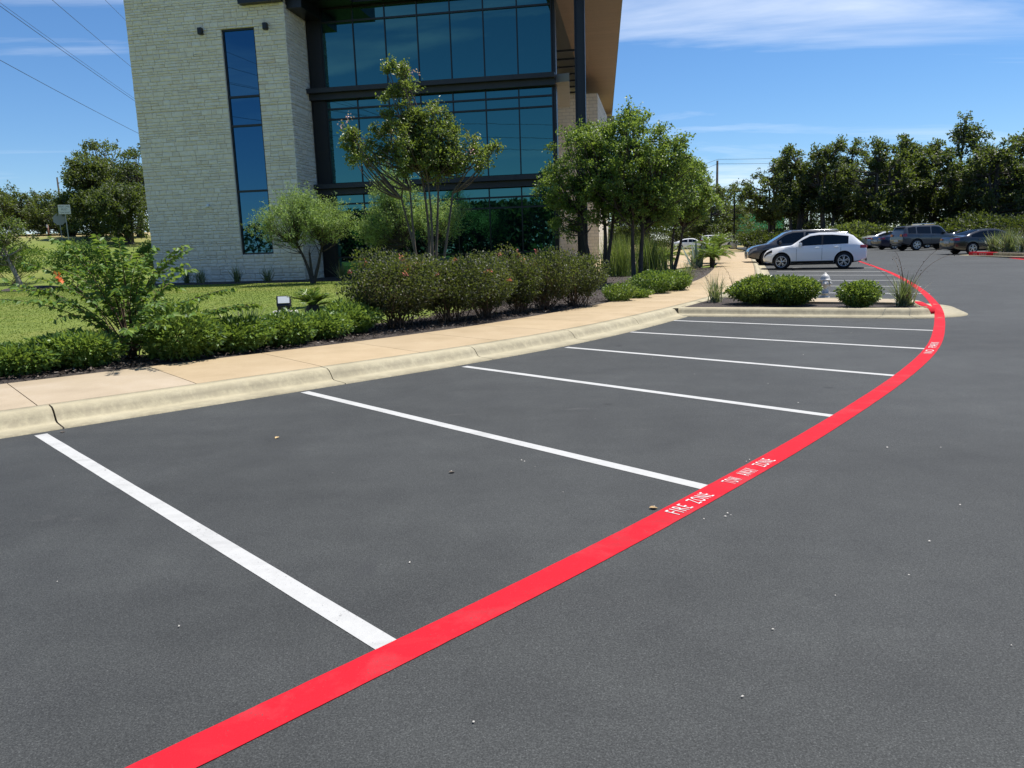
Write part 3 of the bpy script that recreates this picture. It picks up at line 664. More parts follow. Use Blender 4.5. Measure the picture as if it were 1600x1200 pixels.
# slot window
wf = MB()
for u in (WL + .03, WR - .03): wf.box((u, .16, (WB + WT) / 2), (.07, .12, WT - WB))
for z in (WB + .03, 4.40, 7.18, 8.39, WT - .03): wf.box(((WL + WR) / 2, .155, z), (WR - WL, .13, .085))
wn = wf.build('slot_window', M['black_metal'], bld)
zs_ = [WB, 4.40, 7.18, 8.39, WT]
for a_, b_ in zip(zs_[:-1], zs_[1:]): MB().box(((WL + WR) / 2, .17, (a_ + b_) / 2), (WR - WL - .12, .03, b_ - a_ - .06)).build('pane', M['glass_blue'], wn)
for u, z in ((-4.03, 11.12), (-1.05, 11.10)):
    m = MB().box((u, -.10, z), (.20, .20, .28), bev=.04).box((u, -.01, z), (.14, .06, .2)); m.build('wall_lamp', M['black_metal'], bld)
m = MB().box((-4.51, -.06, 3.86), (.12, .12, .08), bev=.02).tube([(-4.51, -.06, 3.84), (-4.45, -.20, 3.79)], .055, 12).lathe([(.0, -.08), (.06, -.05), (.08, 0), (.07, .03)], (-4.50, -.14, 3.80), 12)
m.build('security_camera', flat('camera_housing', (.75, .75, .74), .35), bld)

# glass front
GV = 2.1; GU0, GU1 = .5, 10.84
cw = MB().box(((PR + 11.0) / 2, GV + .45, 6.2), (11.0 - PR, .5, 12.9)).build('curtain_wall', M['black_metal'], bld)
cols = [GU0 + (GU1 - GU0) * i / 7 for i in range(8)]
rows = [.32, 1.35, 3.34, 3.80, 4.21, 4.74, 7.57, 8.02, 8.40, 8.92, 11.72, 12.28]
skip = {4, 8}
for r_ in range(len(rows) - 1):
    if r_ in skip: continue
    for c_ in range(7):
        a_, b_, z0, z1 = cols[c_] + .022, cols[c_ + 1] - .022, rows[r_] + .03, rows[r_ + 1] - .03
        o = MB().box((0, 0, 0), (b_ - a_, .03, z1 - z0)).build('pane', M['glass'], cw); o.location = ((a_ + b_) / 2, GV + .16, (z0 + z1) / 2)
        o.rotation_euler = (rs.uniform(-.0022, .0022), 0, rs.uniform(-.0022, .0022))
for u in cols:
    for z0, z1 in ((.3, 4.21), (4.74, 8.40), (8.92, 12.3)): MB().box((u, GV + .155, (z0 + z1) / 2), (.05, .11, z1 - z0)).build('mullion', M['black_metal'], cw)
for z in (1.35, 3.34, 3.80, 7.57, 8.02, 11.72): MB().box(((GU0 + GU1) / 2, GV + .15, z), (GU1 - GU0, .14, .075)).build('transom', M['black_metal'], cw)
for z0, z1, ue in ((4.21, 4.72, 10.9), (8.40, 8.90, 11.0)):   # projecting shelves between storeys
    m = MB().box(((PR + .02 + ue) / 2, GV - .10, z1 - .13), (ue - PR - .02, .66, .20)).box(((PR + .02 + ue) / 2, GV + .02, z0 + .14), (ue - PR - .02, .36, .27)); sh_ = m.build('sun_shelf', M['ledge_metal'], bld)
    for u in (2.3, 4.6, 6.9, 9.2): MB().box((u, GV - .434, z1 - .13), (.02, .008, .19)).build('shelf_joint', M['black_metal'], sh_)
MB().box((.13, 1.2, 12.3), (.70, 1.9, .9)).build('recess_soffit', M['black_metal'], bld)
MB().box((.14, GV + .12, 6.0), (.66, .1, 12)).build('recess_panel', M['black_metal'], bld)
# right flank and the roof deck on its tall columns
def up(p):   # world -> building axes
    d = Vector((p[0], p[1], 0)) - B0; return d.dot(UD), d.dot(VD)
e1 = (2.25, 34.45); e2 = (3.02, 52.0)
a1, a2 = up(e1), up(e2)
fm = MB().prism([(a1[0] + .02, a1[1] + .55), a2, (a2[0] - 8, a2[1]), (a1[0] - 8, a1[1] + .9)], -.3, 12.3).build('flank_wall', M['stone_far'], bld)
w0, w1 = up((2.8, 51.5)), up((6.1, 51.05))
MB().prism([w0, w1, (w1[0] + .3, w1[1] + 9), (w0[0] + .3, w0[1] + 9)], -.3, 11.15).build('rear_wing', M['stone_far'], bld)
RZ = 12.30
f1, f2 = at(975, 0), None
def at_z(px, py, z): d = ray(px, py); t = (z - EYE) / d.z; return (d.x * t, d.y * t)
c1, c2 = up(at_z(976.5, -40, RZ)), up(at_z(955, 197, RZ))
roof_poly = [(-2.1, -.3), (2.2, -.3), (2.2, 1.75), (10.5, 1.75), (10.5, -2.4), (c1[0], -2.4), c1, c2, (c2[0] - 14, c2[1]), (-2.1, c2[1])]  # front part over the recess added to keep sun off the pier return
MB().prism(roof_poly, RZ + .03, RZ + .75).build('roof', M['black_metal'], bld)
def clip_u(v):   # right edge of the soffit at depth v
    return float(np.interp(v, [c1[1], c2[1]], [c1[0], c2[0]]))
soff = MB().prism([(10.9, 2.15), (10.9, -2.3), (c1[0] - .05, -2.3), (c1[0] - .06, c1[1]), (c2[0] - .06, c2[1] - .05), (10.9, c2[1] - .05)], RZ + .012, RZ + .028).build('soffit', M['black_metal'], bld)
v = -2.2
while v < c2[1] - .1:
    wdt = .60; u0 = 10.95 if v > 2.1 else 10.55; u1 = clip_u(v) - .07
    o = MB().box((0, 0, 0), (u1 - u0, wdt - .006, .02)).build('soffit_board', M['wood'], soff); o.location = ((u0 + u1) / 2, v + wdt / 2, RZ); v += wdt
MB().box((-1.15, -.16, 12.35), (1.9, .30, .66)).build('gutter_beam', M['black_metal'], bld)
# column in front of the corner
cp = up(atd(909.5, 300, 32.3)[:2])
m = MB(); zc = 6.2
for du in (-.19, .19): m.box((cp[0] + du, cp[1], zc), (.035, .30, 12.4))
m.box((cp[0], cp[1], zc), (.36, .03, 12.4)).box((cp[0], cp[1], .38), (.55, .45, .06)); m.build('column', M['col_metal'], bld)
# shelf wrapping the corner and the slatted screen behind the column
s1, s2 = up((2.3, 34.5)), up((2.72, 40.6))
m = MB().prism([s1, (s1[0] + .62, s1[1] - .15), (s2[0] + .72, s2[1]), s2], 8.52, 8.86); m.build('corner_shelf', M['panel'], bld)
tr_ = MB()
for k_ in (.0645, .0935):
    q0, q1 = up((k_ * 39.5, 39.5)), up((k_ * 54.5, 54.5)); tr_.prism([(q0[0] - .04, q0[1]), (q0[0] + .04, q0[1]), (q1[0] + .04, q1[1]), (q1[0] - .04, q1[1])], 10.93, 11.06)
tr_ = tr_.build('trellis', M['black_metal'], bld)
for i in range(9):
    yq = 40 + i * 1.75; q0 = up((.079 * yq, yq)); MB().box((q0[0], q0[1], 11.12), (.030 * yq, .12, .10)).build('trellis_slat', M['black_metal'], tr_)
lb = up(atd(945, 183, 66)[:2]); MB().box((lb[0], lb[1], 11.55), (1.6, .8, 1.0), bev=.05).build('roof_lamp', M['panel'], bld)
# bed along the foot of the building and paved apron on the right
def wl(u, v): p = B0 + UD * u + VD * v; return (p.x, p.y)
def bedpoly(name, poly, lift, mat):
    c = np.mean(poly, 0); o = ngon_sheet(name, poly, lift, mat, 'structure', None, lambda x, y: zl(x, y)[0]); return o
bm_ = []
V = []; n = 60; mrow = 4
for i in range(n):
    u = -10.5 + 24 * i / (n - 1)
    for k in range(mrow):
        v = (-1.75 + .14 * math.sin(u * 2.1) + .08 * math.sin(u * 5)) * (1 - k / (mrow - 1)) + (2.3 if u > -.3 else .05) * k / (mrow - 1); x, y = wl(u, v); V.append((x, y, zl1(x, y) + (.035 if 0 < k else .004)))
idx = np.arange(n * mrow).reshape(n, mrow); F = np.stack([idx[:-1, :-1].ravel(), idx[1:, :-1].ravel(), idx[1:, 1:].ravel(), idx[:-1, 1:].ravel()], 1)
o = link('mulch_bed', mesh_np('mulch_bed', V, F, smooth=True), M['mulch']); o['kind'] = 'structure'
V = []; n = 40
for i in range(n):
    y = 31 + 30 * i / (n - 1); xr = float(gx_of_y(y)) - 1.6; xl = 2.2 + (y - 31) * .08 + (0 if y > 33 else 1.0)
    xr2 = xr - 3.6 * float(sm(44, 33, y))
    for k in range(8): x = xl + (xr2 - xl) * k / 7; V.append((x, y, max(zl1(x, y), float(za(x, y)) + .15) + .022))
idx = np.arange(n * 8).reshape(n, 8); F = np.stack([idx[:-1, :-1].ravel(), idx[:-1, 1:].ravel(), idx[1:, 1:].ravel(), idx[1:, :-1].ravel()], 1)
o = link('plaza', mesh_np('plaza', V, F, smooth=True), M['walk']); o['kind'] = 'structure'
# low round mulch mound on the lawn
def mound(x0, y0, r0):
    V = []; F = []; n = 26; rr = (0, .5, .85, 1.0)
    for j, q in enumerate(rr):
        for k in range(n):
            a_ = 2 * math.pi * k / n; r_ = r0 * q * (1 + .08 * math.sin(3 * a_)); x, y = x0 + r_ * math.cos(a_), y0 + r_ * math.sin(a_); V.append((x, y, zl1(x, y) + (.16, .13, .06, -.02)[j]))
    for j in range(3):
        for k in range(n): F.append((j * n + k, (j + 1) * n + k, (j + 1) * n + (k + 1) % n, j * n + (k + 1) % n))
    o = link('mulch_mound', mesh_np('mulch_mound', V, np.array(F), smooth=True), M['mulch']); o['kind'] = 'structure'
mound(-21.4, 34.2, 1.3)
# pale road climbing over the crest on the far left
V = []
for i in range(30):
    t = i / 29; x = -95 + 62 * t; y = 63.5 + 2.5 * t
    for k, o_ in enumerate((0, 5.0)): yy_ = y + o_; V.append((x, yy_, zl1(x, yy_) + .22))
o = link('road', mesh_np('road', V, np.array([(2 * i, 2 * i + 2, 2 * i + 3, 2 * i + 1) for i in range(29)])), concrete('pale_road', [(.3, (.48, .44, .38)), (.5, (.56, .52, .46)), (.7, (.60, .56, .5))])); o['kind'] = 'structure'

# ------------------------------------------------------------------ plants
def nrm(v): return v / np.maximum(np.linalg.norm(v, axis=-1, keepdims=True), 1e-9)
def leaf_mesh(name, P, D, L, Wd, tint, r, fold=.35, up=.6):
    """folded four-cornered leaves: P base points, D pointing directions"""
    n = len(P); D = nrm(D); upv = nrm(rdir(n, r) + np.array([0, 0, up])); B = nrm(np.cross(D, upv)); Nn = np.cross(B, D)
    L = np.broadcast_to(L, n)[:, None]; Wd = np.broadcast_to(Wd, n)[:, None]
    V = np.empty((n, 4, 3)); mid = P + D * L * .45
    V[:, 0] = P; V[:, 1] = mid + B * Wd * .5 + Nn * Wd * fold * .5; V[:, 2] = P + D * L - Nn * L * .12; V[:, 3] = mid - B * Wd * .5 + Nn * Wd * fold * .5
    idx = np.arange(4 * n).reshape(n, 4); F = np.r_[idx[:, [0, 1, 2]], idx[:, [0, 2, 3]]]
    return mesh_np(name, V.reshape(-1, 3), F, np.r_[tint, tint])
def tubes_np(lines, sides=5):
    """lines: list of (pts (m,3), radii (m)); one mesh"""
    Vs, Fs, b = [], [], 0; ang = np.linspace(0, 2 * np.pi, sides, endpoint=False); ca, sa = np.cos(ang), np.sin(ang)
    for P, R_ in lines:
        P = np.asarray(P, float); T = nrm(np.gradient(P, axis=0)); ref = np.where(np.abs(T[:, 2:3]) > .9, np.array([[1., 0, 0]]), np.array([[0, 0, 1.]]))
        A = nrm(np.cross(T, ref)); B = np.cross(T, A); m = len(P)
        V = P[:, None, :] + (A[:, None, :] * ca[None, :, None] + B[:, None, :] * sa[None, :, None]) * np.asarray(R_)[:, None, None]
        Vs.append(V.reshape(-1, 3)); i = np.arange((m - 1) * sides).reshape(m - 1, sides) + b; j = np.roll(i, -1, 1)
        Fs.append(np.stack([i, j, j + sides, i + sides], -1).reshape(-1, 4)); b += m * sides
    return np.concatenate(Vs), np.concatenate(Fs)
def bend(a, b_, r, k=6, wob=.12, sag=0.0):
    a = np.asarray(a, float); b_ = np.asarray(b_, float); t = np.linspace(0, 1, k)[:, None]; L = np.linalg.norm(b_ - a)
    o1 = rdir(1, r)[0] * L * wob; P = a + (b_ - a) * t + o1 * np.sin(np.pi * t) + np.array([0, 0, sag * L]) * (t * (1 - t)) * 2
    return P
def clump_leaves(C, rc, r, twigs, per, leafL, upb=.25, outb=.5, ctr=None, flatten=.75, spread=.16):
    """leaf bases and directions on little twigs radiating from clump centres"""
    n = len(C); T = nrm(rdir(n * twigs, r) * np.array([1, 1, flatten]) + np.array([0, 0, upb]) + (np.repeat(nrm(C - ctr), twigs, 0) * outb if ctr is not None else 0))
    base = np.repeat(C, twigs, 0); len_ = np.repeat(rc, twigs) * r.uniform(.45, 1.15, n * twigs)
    tt = r.uniform(.12, 1, (n * twigs, per)) ** .75
    P = base[:, None] + T[:, None] * (len_[:, None, None] * tt[..., None]) + r.normal(size=(n * twigs, per, 3)) * (leafL * .45)
    D = nrm(T[:, None] * .6 + rdir(n * twigs * per, r).reshape(n * twigs, per, 3) + np.array([0, 0, -.15]))
    tips = base + T * len_[:, None]
    return P.reshape(-1, 3), D.reshape(-1, 3), base, tips
def make_tree(name, label, base, stems, ells, mats, seed, nclump, rc, twigs, per, leaf, cat='tree', group=None, trunk_r=.09, fork=.35, upb=.25, outb=.5, flatten=.75, stem_top=None, twig_show=True, flowers=None, limb_r=.022, leafw=.55, sides=6, shell=.55):
    """base world xyz; ells: crown ellipsoids (cx,cy,cz,rx,ry,rz) relative to the base"""
    r = np.random.default_rng(seed); root = empty(name, base, 0, label, cat, group)
    vol = np.array([e[3] * e[4] * e[5] for e in ells]); pick = r.choice(len(ells), nclump, p=vol ** .75 / (vol ** .75).sum())
    E_ = np.array(ells, float)[pick]; d = rdir(nclump, r); rad = (shell + (1 - shell) * r.random(nclump)) ** .6
    rad = np.where(r.random(nclump) < .25, r.uniform(.1, .7, nclump), rad)
    C = E_[:, :3] + d * rad[:, None] * E_[:, 3:]
    ctr = np.array([(np.array(ells)[:, i] * vol).sum() / vol.sum() for i in range(3)])
    lines = []; tops = []
    for (x0, y0, x1, y1, h) in stems:
        st = bend((x0, y0, -.1), (x1, y1, h), r, 8, .05); rr = trunk_r * np.linspace(1.15, .5, 8); rr[0] *= 1.35; lines.append((st, rr)); tops.append(st)
    tops_all = np.concatenate([t[3:] for t in tops])
    for c in C:
        cost = np.linalg.norm(tops_all - c, axis=1) + np.where(tops_all[:, 2] > c[2] - .05, 1.5, 0) + .35 * r.random(len(tops_all)); a = tops_all[cost.argmin()]
        L = bend(a, c, r, 6, .09, -.12); lines.append((L, limb_r * np.linspace(1.3, .35, 6) * (1 + .12 * np.linalg.norm(c - a))))
    rcs = rc * r.uniform(.65, 1.25, nclump)
    P, D, tb, tt = clump_leaves(C, rcs, r, twigs, per, leaf, upb, outb, ctr, flatten)
    if twig_show:
        sel = r.permutation(len(tb))[:min(len(tb), 900)]
        for i in sel: lines.append((np.array([tb[i], (tb[i] + tt[i]) / 2 + rdir(1, r)[0] * .03 * rc, tt[i]]), np.array([limb_r * .32, limb_r * .25, limb_r * .12])))
    V, F = tubes_np(lines, sides); link('trunk', mesh_np('trunk', V, F, smooth=True), mats[0], root)
    ct = r.random(nclump) * .5; tint = np.clip(np.repeat(ct, twigs * per) + r.random(len(P)) * .5 - .02, 0, 1)
    link('crown', leaf_mesh('crown', P, D, leaf * r.uniform(.6, 1.25, len(P)), leaf * leafw * r.uniform(.7, 1.2, len(P)), tint, r), mats[1], root)
    if flowers:
        cnt, fm, pts = flowers; Q = np.concatenate([np.array(p) + r.normal(size=(cnt, 3)) * .07 for p in pts]); link('flowers', leaf_mesh('flowers', Q, rdir(len(Q), r), .05, .05, r.random(len(Q)), r), fm, root)['kind'] = 'stuff'
    return root
def make_shrub(name, label, base, rx, ry, h, mats, seed, n, leaf, cat='shrub', group=None, leafw=.5, stems=14, low=.12, lumps=9, amp=.22, flowers=None, outb=.7, core=.55, upb=.35, tap=.38, dmin=-.55):
    """dense bush: lumpy dome filled with leaves, stems from the ground"""
    r = np.random.default_rng(seed); root = empty(name, base, 0, label, cat, group)
    ld = rdir(lumps, r); ld[:, 2] = np.abs(ld[:, 2])
    d = rdir(n, r); d[:, 2] = np.where(d[:, 2] < dmin, -d[:, 2], d[:, 2])
    lump = 1 + amp * (np.exp(-((d[:, None] - ld[None]) ** 2).sum(-1) / .16).sum(1) - .55) + amp * .25 * r.normal(size=n)
    rad = (core + (1 - core) * r.random(n)) ** .5 * lump; rad = np.where(r.random(n) < .2, rad * r.uniform(.3, .9, n), rad)
    hh = h * (1 - low) / 1.9; P = d * rad[:, None] * np.array([rx, ry, hh]) + np.array([0, 0, h * low + hh * .9])
    taper = np.clip(1 - tap + tap * P[:, 2] / (h * .5), .45, 1); P[:, :2] *= taper[:, None]
    P[:, 2] = np.maximum(P[:, 2], .03 + .05 * r.random(n))
    D = nrm(d * outb + rdir(n, r) * .8 + np.array([0, 0, upb]))
    lines = []
    for k in range(stems):
        i = r.integers(n); a = np.array([r.normal() * rx * .15, r.normal() * ry * .15, -.03]); lines.append((bend(a, P[i] * .93, r, 6, .07), np.linspace(.011, .004, 6) * (1 + h * .25)))
    V, F = tubes_np(lines, 4); link('stem', mesh_np('stem', V, F), mats[0], root)
    lt = r.random(lumps); near = ((d[:, None] - ld[None]) ** 2).sum(-1).argmin(1); tint = np.clip(lt[near] * .4 + r.random(n) * .62, 0, 1)
    link('foliage', leaf_mesh('foliage', P, D, leaf * r.uniform(.6, 1.25, n), leaf * leafw * r.uniform(.75, 1.2, n), tint, r), mats[1], root)
    if flowers:
        nf, fm, zmin, fs = flowers; cand = np.where((P[:, 2] > h * zmin) & (rad > .9))[0]; c0 = r.choice(cand, nf); Q = np.repeat(P[c0] * 1.03, 9, 0) + r.normal(size=(nf * 9, 3)) * fs * .35
        link('flowers', leaf_mesh('flowers', Q, rdir(len(Q), r), fs, fs * .8, np.repeat(r.random(nf), 9) * .7 + r.random(nf * 9) * .3, r), fm, root)['kind'] = 'stuff'
    return root
def blade_tuft(name, label, base, n, L, w, mats, seed, spread=.75, droop=.35, cat='plant', group=None, stalks=0, stalk_len=1.1, r0=.06, part='blade'):
    r = np.random.default_rng(seed); root = empty(name, base, 0, label, cat, group)
    az = r.uniform(0, 2 * np.pi, n); tilt = np.abs(r.normal(0, spread * .62, n)).clip(0, 1.35); ln = L * r.uniform(.6, 1.1, n); k = 5; t = np.linspace(0, 1, k)
    th = tilt[:, None] + droop * r.uniform(.2, 1.3, n)[:, None] * t[None] ** 1.6 * (1 + tilt[:, None])
    seg = ln[:, None] / (k - 1); rr = np.c_[np.zeros(n), np.cumsum(np.sin(th[:, 1:]) * seg, 1)]; zz = np.c_[np.zeros(n), np.cumsum(np.cos(th[:, 1:]) * seg, 1)]
    off = r.normal(size=(n, 2)) * r0; P = np.stack([off[:, 0:1] + rr * np.cos(az)[:, None], off[:, 1:2] + rr * np.sin(az)[:, None], zz], -1)
    side = np.stack([-np.sin(az), np.cos(az), np.zeros(n)], -1)[:, None] ; ww = (w * np.array([.9, 1, .85, .55, .06]))[None, :, None] * r.uniform(.7, 1.2, n)[:, None, None] * .5
    V = np.stack([P - side * ww, P + side * ww], 2).reshape(n, k * 2, 3); b = (np.arange(n) * k * 2)[:, None]
    q = np.array([[2 * i, 2 * i + 1, 2 * i + 3, 2 * i + 2] for i in range(k - 1)]); F = (b[:, :, None] + q[None]).reshape(-1, 4)
    tint = np.repeat(np.clip(r.random(n), 0, 1), k - 1); link('foliage', mesh_np('foliage', V.reshape(-1, 3), F, tint), mats, root)
    if stalks:
        lines = []; bud = []
        for i in range(stalks):
            a = r.uniform(0, 6.28); l_ = stalk_len * r.uniform(.7, 1.15); t = np.linspace(0, 1, 9); lean = r.uniform(.1, .55); x = lean * t + .35 * t ** 3; z = t - .22 * t ** 3
            pts = np.stack([x * math.cos(a), x * math.sin(a), z], -1) * l_; lines.append((pts, np.linspace(.006, .003, 9)))
            for q in range(7): bud.append(pts[4 + q % 5] + r.normal(size=3) * .03)
        V, F = tubes_np(lines, 4); link('flower_stalk', mesh_np('flower_stalk', V, F), M['twig'], root)
        B = np.array(bud); link('bud', leaf_mesh('bud', B, rdir(len(B), r), .03, .02, r.random(len(B)), r), M['bark_dark'], root)
    return root
def sago(name, label, base, nf, L, seed, cat='palm', trunk=.25, mat='lf_sago', up0=.35):
    r = np.random.default_rng(seed); root = empty(name, base, 0, label, cat); P, D, LL = [], [], []; lines = []
    for i in range(nf):
        az = i * 2.399 + r.uniform(-.2, .2); el = r.uniform(up0, 1.35); ln = L * r.uniform(.8, 1.1); k = 22; t = np.linspace(.06, 1, k); th = (math.pi / 2 - el) + .95 * t ** 1.5
        rr = np.cumsum(np.sin(th)) * ln / k; zz = np.cumsum(np.cos(th)) * ln / k; C = np.stack([rr * math.cos(az), rr * math.sin(az), trunk + zz], -1); lines.append((C[::3], np.linspace(.012, .004, len(C[::3]))))
        T = nrm(np.gradient(C, axis=0)); sd = np.array([-math.sin(az), math.cos(az), 0]); upn = nrm(np.cross(sd[None], T) * -1)
        for sg in (-1, 1):
            P.append(C); D.append(sd[None] * sg + T * .55 + upn * .35 * np.sign(upn[:, 2:3])); LL.append(L * .27 * np.sin(np.pi * (t * .9 + .08)) + .03)
    P = np.concatenate(P); D = np.concatenate(D); LL = np.concatenate(LL)
    m = MB().lathe([(.09, -.05), (.13, .05), (.14, trunk * .7), (.10, trunk + .03), (.02, trunk + .06)], n=10); m.build('trunk', M['bark_dark'], root)
    V, F = tubes_np(lines, 4); link('rachis', mesh_np('rachis', V, F), M['stem'], root)
    link('frond', leaf_mesh('frond', P, D, LL, LL * .13 + .006, r.random(len(P)), r, .2, 1.0), M[mat], root); return root
def gz(x, y, dz=0.0): return Vector((x, y, zl1(x, y) + dz))
def on(px, py):
    """where a sight line meets the planted ground"""
    d = ray(px, py); z = .2
    for _ in range(25): t = (z - EYE) / d.z; z = .6 * z + .4 * zl1(d.x * t, d.y * t)
    t = (z - EYE) / d.z; return Vector((d.x * t, d.y * t, zl1(d.x * t, d.y * t)))

# low glossy hedge plants along the sidewalk
HW = (M['twig'], M['lf_hawthorn'])
hz = [(-7.35, 8.35, .70, .50, .50, 'low glossy hedge plant at the left edge of the photo'), (-6.05, 9.12, .62, .45, .42, 'second low glossy hedge plant from the left edge'), (-5.5, 9.58, .62, .45, .50, 'low glossy hedge plant just left of the bare gap in the bed'),
      (-4.35, 10.15, .66, .5, .62, 'low glossy hedge plant in front of the arching shrub, right of the bare gap'), (-3.85, 10.75, .60, .48, .50, 'low glossy hedge plant between the arching shrub and the first grass tuft'), (-3.30, 11.35, .58, .45, .46, 'low glossy hedge plant in front of the first grass tuft'),
      (-2.95, 11.95, .55, .45, .46, 'low glossy hedge plant in front of the small sago palm'), (-2.62, 12.75, .62, .48, .55, 'last low glossy hedge plant before the rose hedge')]
for i, (x, y, rx, ry, h, lb) in enumerate(hz): make_shrub('hedge_plant', lb, gz(x - .24, y + .27), rx * .92, ry * .92, h * (1.12 if i == 3 else .98), HW, 100 + i, 4200, .08, 'shrub', 'low glossy hedge plants along the sidewalk', .52, 16, .0, 9, .26, None, 1.0, .5, .15, .12, -1)
# arching shrub in front of the lawn: long wands with paired leaves
def arching_shrub(label, base, seed, nw=44, H=1.72, spread=1.85, leaf=.115):
    r = np.random.default_rng(seed); root = empty('arching_shrub', base, 0, label, 'shrub'); lines, P, D = [], [], []
    for i in range(nw):
        az = r.uniform(0, 6.283); q = (i + .5) / nw; reach = spread * (.15 + .95 * q ** .8) * r.uniform(.85, 1.1); top = H * (1.02 - .62 * q ** 1.6) * r.uniform(.85, 1.08); k = 16; t = np.linspace(0, 1, k)
        x = reach * t ** 1.35; z = top * (1.5 * t - .5 * t ** 2.2) * (1 - .10 * q * t ** 3); C = np.stack([x * math.cos(az) + r.normal() * .05, x * math.sin(az) * .8 + r.normal() * .05, z], -1); lines.append((C, np.linspace(.011, .003, k)))
        m = 32; tt = np.linspace(.30 if q > .3 else .42, 1, m); Cc = np.stack([np.interp(tt, t, C[:, j]) for j in range(3)], -1); T = nrm(np.gradient(Cc, axis=0)); sd = nrm(np.cross(T, np.array([0, 0, 1.])))
        for sg in (-1, 1): P.append(Cc); D.append(sd * sg * .8 + T * .45 + np.array([0, 0, -.30]) + r.normal(size=(m, 3)) * .25)
        if r.random() < .75:   # side shoot
            j = r.integers(6, 12); a2 = az + r.uniform(-1.2, 1.2); L2 = .5 * r.uniform(.6, 1.1); s2 = np.linspace(0, 1, 10); C2 = C[j] + np.stack([L2 * s2 * math.cos(a2), L2 * s2 * math.sin(a2), L2 * (.55 * s2 - .45 * s2 ** 2)], -1); lines.append((C2, np.linspace(.005, .002, 10)))
            T = nrm(np.gradient(C2, axis=0)); sd = nrm(np.cross(T, np.array([0, 0, 1.])))
            for sg in (-1, 1): P.append(C2); D.append(sd * sg * .8 + T * .4 + np.array([0, 0, -.3]) + r.normal(size=(10, 3)) * .25)
    P = np.concatenate(P); D = np.concatenate(D); V, F = tubes_np(lines, 5); link('stem', mesh_np('stem', V, F, smooth=True), M['twig'], root)
    link('foliage', leaf_mesh('foliage', P, D, leaf * r.uniform(.65, 1.15, len(P)), leaf * .46 * r.uniform(.8, 1.15, len(P)), np.clip(r.random(len(P)), 0, 1), r, .3, .9), M['lf_vitex'], root)
    Q = np.array([-.42, -.75, 1.20]) + r.normal(size=(12, 3)) * .03; link('flower', leaf_mesh('flower', Q, rdir(12, r), .06, .05, r.random(12), r), M['fl_orange'], root); return root
arching_shrub('large arching green shrub with one orange flower, left of the lawn lamp', gz(-5.45, 10.75), 5)
# tufts and sago between hedge and lawn
Yk = M['lf_yucca']
blade_tuft('yucca_tuft', 'spiky grey-green tuft behind the low hedge, left of the lawn lamp', gz(-4.1, 11.75), 110, .78, .015, Yk, 21, .7, .30, 'plant', 'spiky tufts in the beds')
blade_tuft('yucca_tuft', 'spiky tuft with tall thin flower stalks between sago palm and rose hedge', gz(-3.0, 13.6), 80, .72, .014, Yk, 22, .7, .3, 'plant', 'spiky tufts in the beds', 3, 1.25)
sago('sago_palm', 'small dark sago palm on the lawn edge left of the rose hedge', gz(-3.4, 13.1, .28), 18, .46, 23, trunk=.22)
# rose hedge
RB = (M['twig'], M['lf_rose'])
rose = [(-1.85, 13.55, .98, .85, 1.36, 16000, 10, 'largest rose bush with red flowers on top, at the left end of the hedge'), (-.95, 14.25, .85, .75, 1.36, 13000, 3, 'second rose bush of the hedge from the left'), (-.25, 14.95, .58, .62, 1.24, 9000, 2, 'third rose bush of the hedge, with thin bare feet'),
        (.42, 15.75, .52, .6, 1.16, 8000, 2, 'fourth rose bush of the hedge, middle of the row'), (1.02, 16.45, .74, .66, 1.28, 9500, 2, 'fifth rose bush of the hedge, left of the last one'), (1.75, 17.25, .78, .7, 1.28, 9500, 1, 'last rose bush of the hedge, nearest the steel column')]
for i, (x, y, rx, ry, h, n, nf, lb) in enumerate(rose): make_shrub('rose_bush', lb, gz(x - .22, y + .24), rx * .95, ry * .92, h * .88, RB, 200 + i, n, .052, 'shrub', 'rose bushes in a hedge along the sidewalk', .62, 34, .09, 18, .27, (nf, M['fl_rose'], .80 if i == 0 else .35, .06), .6, .30, .3, .42, -.75)
# mixed planting right of the roses
LV = (M['twig'], M['lf_box'])
for i, (x, y, rx, ry, h, lb) in enumerate([(2.72, 18.75, .42, .4, .42, 'pale green low plant at the foot of the last rose bush'), (3.25, 19.55, .42, .36, .24, 'flat pale green ground plant right of the roses')]): make_shrub('low_plant', lb, gz(x, y), rx, ry, h, LV, 240 + i, 1800, .07, 'plant', 'low green plants right of the roses', low=0.0, tap=.15, dmin=-1)
for i, (x, y, rx, ry, h, lb) in enumerate([(4.0, 21.0, .62, .5, .58, 'dark round shrub left of the grey tuft by the sidewalk bend'), (4.75, 22.0, .58, .5, .56, 'glossy mid green shrub beside the grey tuft by the sidewalk bend')]): make_shrub('round_shrub', lb, gz(x, y), rx, ry, h, HW, 250 + i, 3200, .075, 'shrub', 'round shrubs by the sidewalk bend', low=0.0, tap=.15, dmin=-1)
make_shrub('round_shrub', 'low dull shrub on the mulch behind the glossy shrubs', gz(5.05, 24.6), .8, .6, .45, RB, 259, 3000, .06, 'shrub', 'round shrubs by the sidewalk bend')
blade_tuft('yucca_tuft', 'grey-green spiky tuft on mulch at the sidewalk bend', gz(5.75, 24.4), 130, .85, .02, Yk, 31, .7, .3, 'plant', 'spiky tufts in the beds')
blade_tuft('yucca_tuft', 'small spiky tuft at the foot of the right end of the rose hedge', gz(3.2, 20.6), 60, .6, .016, Yk, 32, .6, .3, 'plant', 'spiky tufts in the beds')
